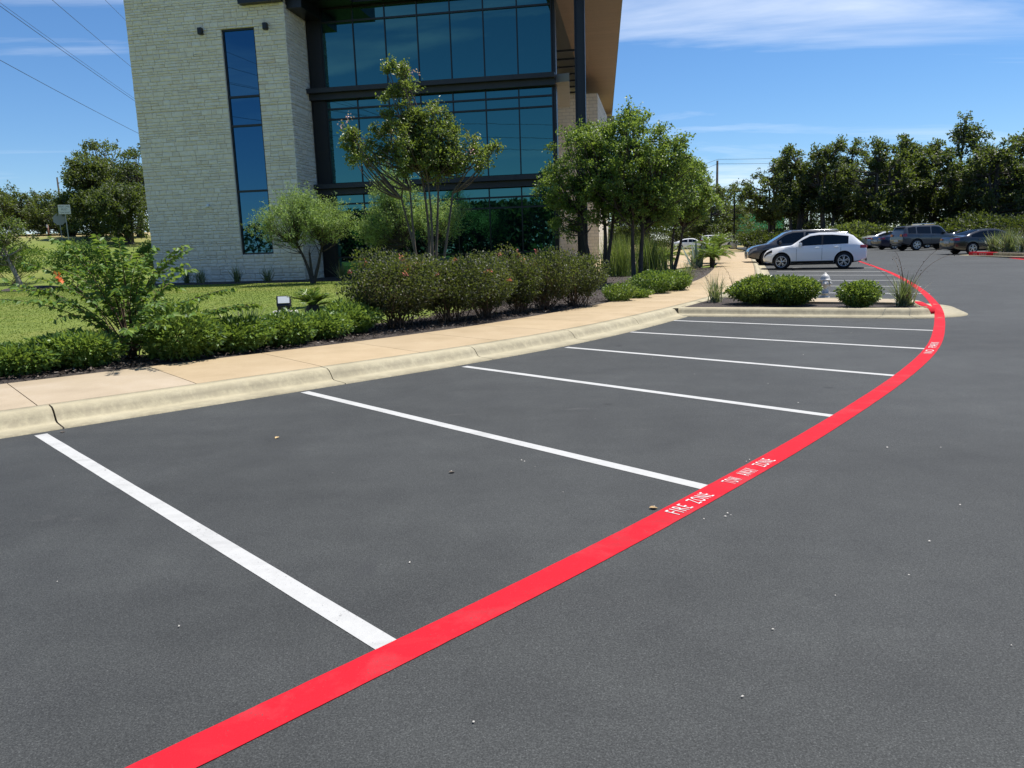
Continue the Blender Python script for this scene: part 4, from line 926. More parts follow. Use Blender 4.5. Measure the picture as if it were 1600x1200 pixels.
for i, (x, y, h, lb) in enumerate([(4.55, 31.3, 1.75, 'tall green clump of grass left of the middle street tree trunk'), (6.0, 32.6, 1.7, 'tall green clump of grass right of the middle street tree trunk')]): blade_tuft('tall_grass', lb, gz(x, y), 900, h, .016, M['lf_grass'], 40 + i, .32, .22, 'grass', 'tall grass clumps under the street trees', r0=.35)
blade_tuft('agave', 'blue-grey agave with broad leaves beside the sago palms', gz(9.3, 37.6), 34, 1.35, .15, M['lf_agave'], 51, .75, .12, 'plant', r0=.12)
sago('sago_palm', 'front bright green sago palm at the tip of the mulch bed', gz(9.95, 37.2, .05), 26, 1.0, 52, trunk=.45, up0=.1); sago('sago_palm', 'larger rear sago palm beside the agave', gz(11.0, 41.2, .1), 30, 1.5, 53, trunk=.5, up0=.1); sago('sago_palm', 'sago palm under the right street tree, behind the agave', gz(8.2, 40.0), 24, 1.2, 54, trunk=.35, up0=.1)
# foot of the building
for i, (u, v, lb) in enumerate([(-5.5, -.7, 'leftmost tuft in the bed along the stone pier'), (-4.75, -.85, 'second tuft from the left along the stone pier'), (-3.0, -.9, 'tuft below the slot window of the stone pier'), (-1.55, -.9, 'pale tuft at the right end of the stone pier')]):
    x, y = wl(u, v); blade_tuft('yucca_tuft', lb, gz(x, y), 70, .78, .03, Yk, 60 + i, .75, .25, 'plant', 'spiky tufts along the building')
for i, (u, v, lb) in enumerate([(1.9, -1.0, 'tuft beneath the glass front left of the crape myrtle'), (6.9, -.8, 'tuft beneath the glass front right of the crape myrtle')]):
    x, y = wl(u, v); blade_tuft('yucca_tuft', lb, gz(x, y), 70, .95, .03, Yk, 66 + i, .7, .25, 'plant', 'spiky tufts along the building')
# island planting
BX = (M['twig'], M['lf_box'])
for i, (p, rx, ry, h, n, lb) in enumerate([((1184, 474), .68, .60, .58, 5200, 'left of the two touching round shrubs on the island'), ((1238, 476), .56, .54, .60, 5200, 'right of the two touching round shrubs, left of the hydrant'), ((1341, 480), .40, .40, .48, 2800, 'small round shrub on the island right of the hydrant')]):
    q = at(*p, .13); make_shrub('round_shrub', lb, q, rx, ry, h, BX, 300 + i, int(n * 1.3), .075, 'shrub', 'round shrubs on the island', .5, 14, .0, 12, .16, None, .7, .4, .3, .15, -1)
blade_tuft('yucca_tuft', 'spiky tuft with arching stalks at the left end of the island', at(1118, 472, .13), 90, .75, .018, Yk, 71, .8, .3, 'plant', 'spiky tufts on the island', 2, 1.3)
blade_tuft('yucca_tuft', 'thin tuft between the left shrub and the sidewalk on the island', at(1148, 466, .13), 40, .6, .014, Yk, 72, .7, .3, 'plant', 'spiky tufts on the island', 1, 1.2)
blade_tuft('yucca_tuft', 'big grey-green spiky tuft with long stalks at the red end of the island', at(1412, 478, .13), 170, .68, .02, Yk, 73, .62, .28, 'plant', 'spiky tufts on the island', 6, 1.45)

# trees by the glass front
MY = (M['bark_myrtle'], M['lf_myrtle'])
b = atd(668, 430, 20.0); b.z = zl1(b.x, b.y)
make_tree('crape_myrtle', 'tall multi-stemmed crape myrtle with pink tips in front of the glass', b, [(-.15, 0, -.35, .1, 2.9), (-.05, .1, -.05, .15, 3.4), (.05, -.05, .15, -.1, 3.1), (.15, .05, .75, .1, 2.8), (0, .12, -.6, .2, 2.7), (.1, 0, .4, .2, 3.3)],
          [(-.45, 0, 5.1, .42, .5, .95), (-.3, 0, 4.15, .95, .8, .55), (-1.25, .1, 3.75, .62, .5, .38), (-1.75, 0, 4.25, .2, .3, .42), (.35, 0, 4.35, .55, .6, .65), (.6, -.1, 3.7, .75, .6, .36), (1.35, 0, 3.72, .62, .45, .36), (.2, 0, 3.5, .9, .7, .35)], MY, 401, 215, .28, 9, 11, .08, 'tree', trunk_r=.046, limb_r=.018, upb=.35, leafw=.6,
          flowers=(14, M['fl_pink'], [(-.05, -.2, 5.72), (-1.75, -.1, 4.72), (1.3, -.4, 3.75), (-1.95, 0, 4.6)]))
WI = (M['bark_dark'], M['lf_willow'])
b = on(489, 443)
def willow(label, base, seed, ells, n=150, stems=((0, 0, -.1, 0, 1.5),)):
    return make_tree('desert_willow', label, base, stems, ells, WI, seed, n, .72, 5, 16, .115, 'tree', 'feathery desert willows by the building', trunk_r=.07, limb_r=.013, upb=1.3, outb=.45, flatten=.55, leafw=.24, shell=.35)
willow('feathery pale green desert willow in front of the stone pier', b, 411, [(-.25, 0, 2.15, 2.0, 1.5, .85), (.5, 0, 2.2, 1.2, 1.2, .75), (-.4, 0, 2.7, .9, .9, .75)], 230, ((0, 0, -.05, 0, 1.25), (0, 0, -.6, .1, 1.7), (0, 0, .5, .1, 1.7)))
b = atd(655, 440, 30.5); b.z = zl1(b.x, b.y)
willow('feathery desert willow behind the crape myrtle stems', b, 412, [(-.7, 0, 2.5, 1.3, 1.2, 1.15), (.8, 0, 2.1, 1.3, 1.2, .9), (-.9, 0, 3.3, .6, .6, .8), (-1.6, 0, 1.8, .8, .8, .6)], 250, ((0, 0, -.5, 0, 1.6), (0, 0, .5, .1, 1.6)))
ST = (M['bark_dark'], M['lf_tree'])
def street(label, base, seed, ells, stems, n, leaf=.095): return make_tree('street_tree', label, base, stems, ells, ST, seed, n, .42, 11, 11, leaf, 'tree', 'street trees at the building corner', trunk_r=.085, limb_r=.022, upb=.3, leafw=.6)
b = atd(938, 440, 26.5); b.z = zl1(b.x, b.y)
street('leafy street tree in front of the steel column, leftmost of three', b, 421, [(-.2, 0, 4.2, 1.5, 1.3, 1.1), (-1.35, 0, 3.3, .9, .9, .7), (-1.2, 0, 2.3, .7, .8, .7), (.3, 0, 3.0, 1.2, 1.2, 1.0), (.5, 0, 4.5, .9, 1.0, .7), (-1.75, -.2, 4.0, .4, .4, .45)], ((-.1, 0, -.6, 0, 2.4), (.05, .1, .1, .1, 2.8), (.1, 0, .5, 0, 2.5)), 200)
b = atd(996, 440, 25.5); b.z = zl1(b.x, b.y)
street('tallest street tree, twin trunks, middle of three by the sidewalk', b, 422, [(0, 0, 4.2, 1.3, 1.3, 1.15), (.8, 0, 3.5, 1.1, 1.1, .9), (-.5, 0, 3.1, 1.1, 1.1, .9), (.6, 0, 2.6, 1.2, 1.1, .7), (1.3, 0, 4.1, .6, .7, .6), (-.1, 0, 5.1, .5, .5, .4)], ((-.1, 0, -.15, 0, 2.2), (.1, .05, .25, .1, 2.4)), 230)
b = atd(1050, 430, 34); b.z = zl1(b.x, b.y)
street('rightmost street tree with a thin leaning stem, by the sago palms', b, 423, [(.2, 0, 3.6, 1.4, 1.3, 1.0), (1.0, 0, 2.9, 1.0, 1.1, .8), (-.8, 0, 2.9, 1.2, 1.2, .9), (.6, 0, 4.3, .8, .9, .6)], ((0, 0, .1, 0, 2.0), (-.1, 0, -1.3, 0, 1.9), (.05, .1, .5, .1, 2.0)), 210, .11)
# left lawn
b = on(41, 455)
make_tree('lawn_tree', 'leaning multi-stemmed young tree standing in a mulch mound on the lawn', b, [(0, 0, -.75, .1, 1.9), (-.12, .05, -.95, .2, 1.6), (-.22, 0, -.55, 0, 1.5)], [(-1.0, 0, 2.6, 1.1, 1.0, .7), (-.2, 0, 2.2, .7, .7, .45), (-1.2, 0, 1.5, 1.0, .8, .4)], (M['bark_pale'], M['lf_myrtle']), 431, 60, .3, 8, 8, .10, trunk_r=.09, limb_r=.02)
GS = (M['twig'], M['lf_vitex'])
make_shrub('lawn_shrub', 'bushy green shrub right behind the leaning lawn tree', on(22, 444), 1.6, 1.2, 1.75, GS, 441, 5500, .12, 'shrub', 'green shrubs on the lawn', .45, 24, .1, 12, .35)
make_shrub('lawn_shrub', 'bushy green shrub on the lawn behind the arching shrub', gz(-19.8, 35.5), 1.45, 1.1, 1.7, GS, 442, 5500, .12, 'shrub', 'green shrubs on the lawn', .45, 24, .1, 12, .35)
make_shrub('lawn_shrub', 'green shrub against the left corner of the stone pier', gz(-17.0, 36.8), .9, .8, 1.9, GS, 443, 3500, .12, 'shrub', 'green shrubs on the lawn', .45, 20, .1, 10, .3)
# background, left
OK_ = (M['bark_oak'], M['lf_oak']); CE = (M['bark_oak'], M['lf_cedar']); FA = (M['bark_oak'], M['lf_far'])
def hilltree(name, label, px, pyb, Y, H, wid, mats, seed, group, n=60, leaf=.26, low=.25, rc=.7, tall=1.0):
    p = atd(px, pyb, Y); p.z = zl1(p.x, p.y); c = H * (low + 1) / 2; hz_ = H * (1 - low) / 2
    r = random.Random(seed); e = [(0, 0, c, wid * .8, wid * .8, hz_ * .85)] + [(r.uniform(-.6, .6) * wid, r.uniform(-.5, .5) * wid, c + r.uniform(-.55, .6) * hz_, wid * r.uniform(.35, .55), wid * .5, hz_ * r.uniform(.25, .42)) for _ in range(5)]
    return make_tree(name, label, p, [(-.1, 0, r.uniform(-.8, .3), 0, H * .55), (.15, 0, r.uniform(-.2, .9), .2, H * .5)], e, mats, seed, n, rc, 8, 9, leaf, 'tree', group, trunk_r=.16, limb_r=.035, twig_show=False, leafw=.6, sides=5)
gl = 'trees on the rise left of the building'
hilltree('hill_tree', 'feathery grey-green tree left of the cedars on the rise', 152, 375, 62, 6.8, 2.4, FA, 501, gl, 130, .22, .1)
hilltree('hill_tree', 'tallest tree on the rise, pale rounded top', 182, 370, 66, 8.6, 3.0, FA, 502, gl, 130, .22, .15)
hilltree('cedar_tree', 'dark cedar beside the left edge of the stone pier', 220, 380, 64, 8.0, 2.3, CE, 503, gl, 120, .2, .05)
hilltree('cedar_tree', 'low broad dark cedar in front of the taller hill trees', 203, 388, 58, 4.9, 2.7, CE, 504, gl, 150, .2, .0)
hilltree('cedar_tree', 'dark rounded cedar just right of the road sign', 152, 384, 60, 4.2, 2.1, CE, 505, gl, 110, .2, .0)
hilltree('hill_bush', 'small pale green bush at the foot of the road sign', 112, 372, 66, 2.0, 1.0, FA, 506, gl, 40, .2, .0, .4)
for i, (px, Y, H, w, lb) in enumerate([(-20, 100, 7.0, 4.2, 'far tree at the left edge beyond the pale road'), (22, 104, 6.4, 4.2, 'far rounded tree, second from left beyond the pale road'), (66, 108, 6.2, 4.2, 'far tree behind the brown post beyond the road'), (100, 96, 5.4, 3.6, 'far tree behind the road sign and utility pole'), (-60, 96, 7.5, 4.6, 'far tree beyond the left edge of the photo')]):
    hilltree('far_tree', lb, px, 355, Y, H, w, OK_, 510 + i, 'far trees beyond the road', 110, .30, .0, .9)
# background, right: line of live oaks
go = 'live oaks behind the parked cars'
oaks = [(1100, 105, 9.0, 4.0, 'far dark oak left of the lamp post'), (1135, 118, 9.5, 4.4, 'far oak behind the utility pole'), (1205, 84, 9.4, 3.4, 'open-crowned oak left end of the row, reaching towards the utility pole'), (1242, 80, 10.2, 3.1, 'oak with airy top above the dark grey car'), (1290, 78, 10.6, 3.0, 'oak above the white crossover with sky gaps'), (1330, 82, 11.0, 3.2, 'slim oak with a pointed top right of the white crossover'), (1372, 76, 10.4, 3.2, 'oak above the silver cars'),
        (1412, 80, 11.0, 3.3, 'dense oak directly behind the dark grey off-roader'), (1455, 77, 9.8, 3.2, 'dense oak between the off-roader and the black sedan'), (1500, 74, 12.0, 3.0, 'tallest oak with a flat leaning top above the black sedan'), (1545, 70, 9.2, 3.2, 'dense oak right of the tallest one'), (1592, 72, 10.2, 3.4, 'oak at the right edge of the photo'), (1640, 70, 9.6, 3.6, 'oak just beyond the right edge of the photo'), (955, 118, 8.0, 5.0, 'far dark tree seen under the left street tree'), (1010, 122, 8.0, 5.0, 'far dark tree seen under the middle street tree'), (1062, 116, 8.0, 4.6, 'far dark tree seen under the right street tree'),
        (1265, 92, 10.6, 3.8, 'rear oak filling the gap above the dark grey car'), (1352, 93, 11.0, 3.8, 'rear oak above the silver sedan'), (1435, 90, 10.8, 3.8, 'rear oak above the charcoal off-roader'), (1525, 86, 10.4, 3.8, 'rear oak right of the tallest oak'), (1570, 86, 10.2, 3.8, 'rear oak near the right edge')]
for i, (px, Y, H, w, lb) in enumerate(oaks):
    r = random.Random(600 + i); p = atd(px, 375, Y); p.z = float(za(p.x, p.y)) - .1
    e = [(r.uniform(-.3, .3) * w, 0, H * .80, w * .52, w * .5, H * .13), (r.uniform(-.9, -.4) * w, r.uniform(-.4, .4) * w, H * .66, w * .48, w * .5, H * .12), (r.uniform(.4, .9) * w, r.uniform(-.4, .4) * w, H * .62, w * .48, w * .5, H * .13), (0, 0, H * .5, w * .8, w * .7, H * .15), (r.uniform(-.5, .5) * w, -.3 * w, H * .34, w * .75, w * .6, H * .13), (r.uniform(-.4, .4) * w, 0, H * .92, w * .32, w * .35, H * .08)]
    if 2 <= i < 5: e[4] = (r.uniform(-.5, .5) * w, -.2 * w, H * .42, w * .6, w * .5, H * .09)
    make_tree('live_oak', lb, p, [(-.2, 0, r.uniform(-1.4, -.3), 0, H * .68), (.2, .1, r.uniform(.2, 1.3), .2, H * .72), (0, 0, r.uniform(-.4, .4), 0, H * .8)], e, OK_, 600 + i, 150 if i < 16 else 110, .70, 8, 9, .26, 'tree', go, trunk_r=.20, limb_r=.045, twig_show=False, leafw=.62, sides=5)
for i, (px, Y, H, w, lb) in enumerate([(1225, 74, 2.6, 2.4, 'low dark thicket under the oaks behind the dark grey car'), (1320, 71, 3.6, 2.2, 'yellow-green bush under the oaks right of the white crossover'), (1275, 76, 3.2, 3.0, 'dark thicket under the oaks behind the white crossover'), (1375, 72, 3.4, 3.2, 'dark thicket under the oaks behind the silver cars'), (1440, 70, 3.6, 3.2, 'dark thicket under the oaks behind the off-roader'), (1500, 67, 4.0, 3.2, 'dark thicket under the oaks behind the black sedan'), (1560, 62, 4.2, 3.0, 'green thicket at the right, behind the grassy island'), (1612, 60, 4.4, 3.0, 'green thicket cut by the right edge of the photo'), (1190, 92, 1.8, 3.0, 'low shrubs behind the lamp post'), (1105, 125, 3.5, 5.0, 'far thicket behind the white off-roader'), (1040, 122, 3.2, 6.0, 'far thicket behind the half hidden white sedan'), (960, 124, 3.2, 6.0, 'far thicket left of the half hidden white sedan'), (1255, 96, 3.4, 6.5, 'rear dark thicket between oak trunks above the dark grey car'), (1345, 97, 3.4, 6.5, 'rear dark thicket between oak trunks above the silver sedan')]):
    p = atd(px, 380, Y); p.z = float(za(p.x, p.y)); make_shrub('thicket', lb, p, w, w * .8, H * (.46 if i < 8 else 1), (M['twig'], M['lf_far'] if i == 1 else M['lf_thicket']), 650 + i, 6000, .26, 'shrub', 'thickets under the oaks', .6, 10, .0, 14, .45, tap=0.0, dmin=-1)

# mown grass of the lawn near the beds
n = 150000; r = np.random.default_rng(77)
cand = np.c_[r.uniform(-26, 5, n * 2), 8.5 + 30 * r.random(n * 2) ** 1.3]; D_ = lat(cand[:, 0], cand[:, 1]); keep = (D_ > 3.35)
bu = (cand[:, 0] - B0.x) * UD.x + (cand[:, 1] - B0.y) * UD.y; bv = (cand[:, 0] - B0.x) * VD.x + (cand[:, 1] - B0.y) * VD.y
keep &= ~((bv > -1.7)) & (cand[:, 0] < 4 - .0 * cand[:, 1]) & (D_ > np.array([3.55 + 1.0 * sm(-3, 0, 0)] * (2 * n)))
sfar = cand[keep][:n]; Df = D_[keep][:n]
near_s = np.array([0.0])
msk = ~((sfar[:, 0] > -2.6) & (Df < 4.85)) & ~((sfar[:, 0] > .5) & (Df < 6.8)); sfar = sfar[msk]
zz = zl(sfar[:, 0], sfar[:, 1]); Pg = np.c_[sfar, zz - .005]; k = len(Pg)
Dg = nrm(np.array([0, 0, 1.]) + r.normal(size=(k, 3)) * .45); sd = nrm(np.cross(Dg, rdir(k, r))); hgt = r.uniform(.018, .040, k)[:, None]; wd = (.006 + .00035 * Pg[:, 1:2])
V = np.stack([Pg - sd * wd, Pg + sd * wd, Pg + Dg * hgt], 1).reshape(-1, 3); bt = .5 + .5 * np.sin(sfar[:, 0] * .9 + sfar[:, 1] * .4) * np.sin(sfar[:, 1] * .7)
o = link('lawn_grass', mesh_np('lawn_grass', V, np.arange(3 * k).reshape(k, 3), np.clip(.30 + .22 * bt + r.random(k) * .25, 0, 1)), M['lawn_blade']); tag(o, 'short mown green grass of the lawn before the building', 'grass', kind='stuff')

# woods and a power line on the other side of the lot, mirrored in the glass
r = np.random.default_rng(88); n = 30000; tx = r.uniform(-75, 75, 90); th = r.uniform(6.8, 8.6, 90); ti = r.integers(0, 90, n)
P = np.c_[tx[ti] + r.normal(size=n) * 2.2, -44 + r.normal(size=n) * 1.5 + .08 * tx[ti], th[ti] * (1 - r.random(n) ** 1.3 * .98)]
o = link('woods', leaf_mesh('woods', P, rdir(n, r), r.uniform(.5, 1.2, n), r.uniform(.4, .9, n), r.random(n), r), M['lf_oak']); tag(o, 'dark belt of woods reflected in the ground floor glass', 'woods', kind='stuff')

# ------------------------------------------------------------------ vehicles
M['tyre'] = flat('tyre_rubber', (.012, .012, .013), .8); M['rim'] = flat('alloy_rim', (.55, .56, .58), .28, .85); M['well'] = flat('wheel_well', (.004, .004, .004), .9)
M['trim'] = flat('black_trim', (.012, .012, .013), .5); M['chrome'] = flat('bright_trim', (.7, .7, .72), .2, 1.0); M['tail'] = flat('tail_lamp', (.33, .008, .012), .15, 0, .8); M['head'] = flat('head_lamp', (.30, .32, .34), .08, .3, 1.0); M['head_dark'] = flat('dark_head_lamp', (.02, .02, .022), .1, 0, 1.0)
M['plate'] = flat('number_plate', (.55, .56, .55), .5)
def paintmat(name, col, metal=0.0, rough=.32):
    return flat(name, col, rough, metal, 1.0, .5)
def wheel(parent, x, y, r, w, sgn, spokes=5, rimmat=None):
    Rm = Matrix.Rotation(math.pi / 2, 3, 'X')
    t = MB().lathe([(r * .66, -w / 2 + .01), (r * .70, -w / 2), (r * .93, -w / 2), (r, -w / 2 + .04), (r, w / 2 - .04), (r * .93, w / 2), (r * .70, w / 2), (r * .66, w / 2 - .01)], (0, 0, 0), 28, Rm)
    wo = t.build('wheel', M['tyre'], parent, (x, y, r)); wo.name = 'wheel'
    k = -sgn; m = MB()
    m.lathe([(r * .68, -w / 2 + .02), (r * .70, -w / 2 - .004), (r * .64, -w / 2 + .008), (r * .60, -w / 2 + .05), (r * .60, w / 2)], (0, 0, 0), 28, Rm) if False else None
    yo = sgn * (w / 2 - .012)
    n = 28   # rim ring
    V = []; F = []
    for rr, yy_ in ((r * .70, yo), (r * .69, yo + sgn * .014), (r * .62, yo + sgn * .008), (r * .60, yo - sgn * .05)):
        for q in range(n): a = 2 * math.pi * q / n; V.append((rr * math.cos(a), yy_, rr * math.sin(a)))
    for i in range(3):
        for q in range(n): F.append((i * n + q, i * n + (q + 1) % n, (i + 1) * n + (q + 1) % n, (i + 1) * n + q))
    m.add(V, F, True)
    for s_ in range(spokes):
        for d in (-.14, .14):
            a = 2 * math.pi * s_ / spokes + .3; a1, a2 = a + d * .55, a + d * 1.35; wd = r * .045
            p0 = Vector((math.cos(a1), 0, math.sin(a1))) * r * .12; p1 = Vector((math.cos(a2), 0, math.sin(a2))) * r * .645; dd = (p1 - p0).normalized(); nn = Vector((-dd.z, 0, dd.x)) * wd
            V = [p0 - nn + Vector((0, yo + sgn * .004, 0)), p0 + nn + Vector((0, yo + sgn * .004, 0)), p1 + nn * .8 + Vector((0, yo + sgn * .002, 0)), p1 - nn * .8 + Vector((0, yo + sgn * .002, 0))]; V += [v - Vector((0, sgn * .04, 0)) for v in V]
            m.add(V, [(0, 1, 2, 3), (4, 7, 6, 5), (0, 4, 5, 1), (1, 5, 6, 2), (2, 6, 7, 3), (3, 7, 4, 0)])
    m.lathe([(r * .16, -.03), (r * .16, .012), (r * .10, .02), (.005, .022)], (0, yo, 0), 14, Matrix.Rotation(-sgn * math.pi / 2, 3, 'X')); ri = m.build('rim', rimmat or M['rim'], wo)
    MB().lathe([(r * .655, -.01), (r * .655, .01)], (0, yo - sgn * .055, 0), 24, Rm).build('brake_disc', M['well'], wo)
def car(label, cat, pos, heading, spec, group=None, scale=1.0):
    """x forward, y left, z up; spec: L W top[] belt[] glass x-keys wheels..."""
    L, W_ = spec['L'], spec['W']; top = sorted(spec['top']); belt = sorted(spec['belt']); zb_ = spec.get('zb', .22)
    tx, tz = zip(*top); bx, bz = zip(*belt); h2 = L / 2
    ztop = lambda x: float(np.interp(x, tx, tz)); 
    zbelt = lambda x: min(float(np.interp(x, bx, bz)), ztop(x) - .025)
    zbot = lambda x: zb_ + .16 * max(0, (abs(x) - (h2 - .75)) / .75) ** 2
    wide = lambda x: W_ / 2 * (1 - spec.get('round', .17) * (abs(x) / h2) ** 6 - .03 * (abs(x) / h2) ** 2)
    TH = spec.get('tumble', .34)
    def section(x):
        w = wide(x); z0, zbl, zt = zbot(x), zbelt(x), ztop(x); zm = z0 + (zbl - z0) * .55; cab = max(0, zt - zbl - .03); wr = w * .955 - TH * cab - .02
        rr = min(.09, .35 * (zt - zbl))
        return [(0, z0), (w * .80, z0), (w * .955, z0 + .06), (w * .985, z0 + .17), (w, zm), (w * .992, zbl - .10 * (zbl - z0)), (w * .955, zbl), (wr + .010, zt - rr), (wr - .06, zt - .012), (wr * .6, zt + .008), (0, zt + .016)]
    xs_ = sorted(set([round(v, 4) for v in list(np.linspace(-h2, h2, 47)) + list(tx) + [-h2 + .02, -h2 + .06, h2 - .02, h2 - .06]])); xs_ = [x for x in xs_ if -h2 <= x <= h2]
    V, F, nS = [], [], 11; ring = 2 * nS - 2
    for x in xs_:
        S_ = section(x)
        if abs(x) > h2 - .001: c_ = np.mean([p[1] for p in S_]); S_ = [(y * .93, c_ + (z - c_) * .90) for y, z in S_]
        V += [(x, y, z) for y, z in S_] + [(x, -y, z) for y, z in S_[-2:0:-1]]
    for i in range(len(xs_) - 1):
        for k in range(ring): F.append((i * ring + k, i * ring + (k + 1) % ring, (i + 1) * ring + (k + 1) % ring, (i + 1) * ring + k))
    F += [tuple(range(ring))[::-1], tuple((len(xs_) - 1) * ring + k for k in range(ring))]
    root = empty('parked_car', pos, math.atan2(heading[1], heading[0]), label, cat, group); root.scale = (scale,) * 3
    me = bpy.data.meshes.new('body'); me.from_pydata(V, [], F); me.update()
    body = link('body', me, spec['paint'], root); me.materials.append(M['well'])
    wr_ = spec['wr']; wb = spec['wb']; ox = spec.get('wo', .05)
    cut = MB()
    for x in (ox + wb / 2, ox - wb / 2):
        for sg in (-1, 1): cut.lathe([(wr_ * 1.17, -.17), (wr_ * 1.17, .17)], (x, sg * (W_ / 2 - .10), wr_ * 1.02), 32, Matrix.Rotation(math.pi / 2, 3, 'X'), False)
    cm = cut.mesh('cut'); cm.materials.append(spec['paint']); cm.materials.append(M['well']); cm.polygons.foreach_set('material_index', [1] * len(cm.polygons))
    co = bpy.data.objects.new('cut', cm); COL.objects.link(co); co.parent = root
    md = body.modifiers.new('b', 'BOOLEAN'); md.object = co; md.operation = 'DIFFERENCE'; md.solver = 'EXACT'
    bpy.context.view_layer.update(); dg = bpy.context.evaluated_depsgraph_get(); nm = bpy.data.meshes.new_from_object(body.evaluated_get(dg)); body.modifiers.clear(); body.data = nm; nm.name = 'body'
    bpy.data.objects.remove(co)
    nm.polygons.foreach_set('use_smooth', [p.material_index == 0 for p in nm.polygons])
    try: nm.set_sharp_from_angle(angle=math.radians(28))
    except Exception: pass
    def side_y(x, z):
        S_ = section(x)[1:8]; zz_ = [p[1] for p in S_]; yy_ = [p[0] for p in S_]; return float(np.interp(z, zz_, yy_))
    def patch(name, x0, x1, fz0, fz1, mat, sides=(-1, 1), off=.010, nx_=10, nz_=3):
        for sg in sides:
            V = []; F = []
            for i in range(nx_ + 1):
                x = x0 + (x1 - x0) * i / nx_; a, b_ = fz0(x), fz1(x); b_ = max(b_, a + .001)
                for k in range(nz_ + 1): z = a + (b_ - a) * k / nz_; V.append((x, sg * (side_y(x, z) + off), z))
            for i in range(nx_):
                for k in range(nz_): q = i * (nz_ + 1) + k; f = (q, q + 1, q + nz_ + 2, q + nz_ + 1); F.append(f if sg > 0 else f[::-1])
            m = MB(); m.add(V, F, True); m.build(name, mat, root)
    def toppatch(name, x0, x1, wf_, mat, off=.012, n=8):
        V = []; F = []; m_ = 8
        for i in range(n + 1):
            x = x0 + (x1 - x0) * i / n; S_ = section(x); yr = S_[8][0] * wf_
            for k in range(m_ + 1):
                y = -yr + 2 * yr * k / m_; zz_ = float(np.interp(abs(y), [0, S_[9][0], S_[8][0]], [S_[10][1], S_[9][1], S_[8][1]])); V.append((x, y, zz_ + off))
        for i in range(n):
            for k in range(m_): q = i * (m_ + 1) + k; f = (q, q + m_ + 1, q + m_ + 2, q + 1); F.append(f if x1 > x0 else f[::-1])
        MB().add(V, F, True).build(name, mat, root)
    A, B_, C_, D_ = spec['glass']     # windscreen foot, windscreen head, rear roof end, rear glass foot
    toppatch('windscreen', B_ + .04, A - .05, .96, M['screen_glass']); toppatch('rear_window', D_ + .06, C_ - .05, .90, M['car_glass'])
    gl0 = lambda x: zbelt(x) + .03; gl1 = lambda x: max(gl0(x) + .002, ztop(x) - .105)
    for x0, x1 in spec['side']: patch('side_window', x0, x1, gl0, gl1, M['car_glass'])
    if len(spec['side']) == 2 and spec['L'] < 4.7: patch('door_pillar', -.41, -.33, gl0, gl1, M['trim'], nx_=2)
    for x in spec['seams']: patch('door_seam', x - .006, x + .006, lambda q: zbot(q) + .14, lambda q: zbelt(q) - .01, M['well'], off=.004, nx_=1, nz_=6)
    patch('sill', ox - wb / 2 + wr_ * 1.2, ox + wb / 2 - wr_ * 1.2, lambda q: zb_ + .03, lambda q: zb_ + spec.get('sill', .10), M['trim'], off=.012)
    for x in spec['handles']:
        for sg in (-1, 1): MB().box((x, sg * (side_y(x, zbelt(x) - .10) + .012), zbelt(x) - .10), (.20, .03, .035), bev=.01).build('door_handle', spec.get('handle_mat', spec['paint']), root)
    hx = h2 - .05
    patch('headlight', h2 - spec.get('hl', .42), h2 - .03, lambda q: ztop(q) - spec.get('hz', (.20, .08))[0], lambda q: ztop(q) - spec.get('hz', (.20, .08))[1], spec.get('head', M['head']), off=.014, nx_=6, nz_=2)
    patch('taillight', -h2 + .03, -h2 + spec.get('tl', .30), lambda q: spec['tz'][0], lambda q: spec['tz'][1], M['tail'], off=.014, nx_=6, nz_=2)
    yw = wide(h2) * .93
    for sg in (-1, 1):
        MB().box((-h2 - .004, sg * yw * .78, sum(spec['tz']) / 2), (.03, yw * .36, (spec['tz'][1] - spec['tz'][0]) * .8), bev=.01).build('taillight', M['tail'], root)
        MB().box((h2 - .01, sg * yw * .80, ztop(h2 - .1) - .15), (.03, yw * .30, .09), bev=.01).build('headlight', spec.get('head', M['head']), root)
        mx_, my_ = spec['mirror'], side_y(spec['mirror'], zbelt(spec['mirror'])) + .10
        MB().box((mx_, sg * my_, zbelt(mx_) + .10), (.13, .22, .15), bev=.035).box((mx_ + .02, sg * (my_ - .10), zbelt(mx_) + .03), (.06, .14, .04)).build('mirror', spec.get('mirror_mat', spec['paint']), root)
    MB().box((h2 - .005, 0, .50), (.03, yw * 1.15, .26), bev=.02).build('grille', M['trim'], root); MB().box((h2 + .004, 0, .40), (.025, .46, .11)).build('number_plate', M['plate'], root)
    MB().box((-h2 - .004, 0, spec.get('pz', .72)), (.03, .5, .13)).build('number_plate', M['plate'], root); MB().box((-h2 + .01, 0, .40), (.05, yw * 1.7, .14), bev=.02).build('rear_bumper', M['trim'], root)
    if spec.get('cladding'):
        for x in (ox + wb / 2, ox - wb / 2):
            for sg in (-1, 1):
                V = []; F = []; n = 20
                for i in range(n + 1):
                    a = math.pi * i / n; 
                    for rr in (wr_ * 1.17, wr_ * 1.30): px, pz = x + rr * math.cos(a), wr_ * 1.02 + rr * math.sin(a); V.append((px, sg * (side_y(max(-h2, min(h2, px)), pz) + .014), pz))
                for i in range(n): f = (2 * i, 2 * i + 1, 2 * i + 3, 2 * i + 2); F.append(f if sg < 0 else f[::-1])
                MB().add(V, F, True).build('arch_trim', spec['cladding'], root)
    if spec.get('rails'):
        for sg in (-1, 1): x0, x1 = spec['rails']; y = section((x0 + x1) / 2)[8][0] * .95; MB().tube([(x0, sg * y, ztop(x0) + .02), (x0 - .06, sg * y, ztop(x0) + .06), (x1 + .06, sg * y, ztop(x1) + .06), (x1, sg * y, ztop(x1) + .02)], .02, 6).build('roof_rail', spec.get('rail_mat', M['chrome']), root)
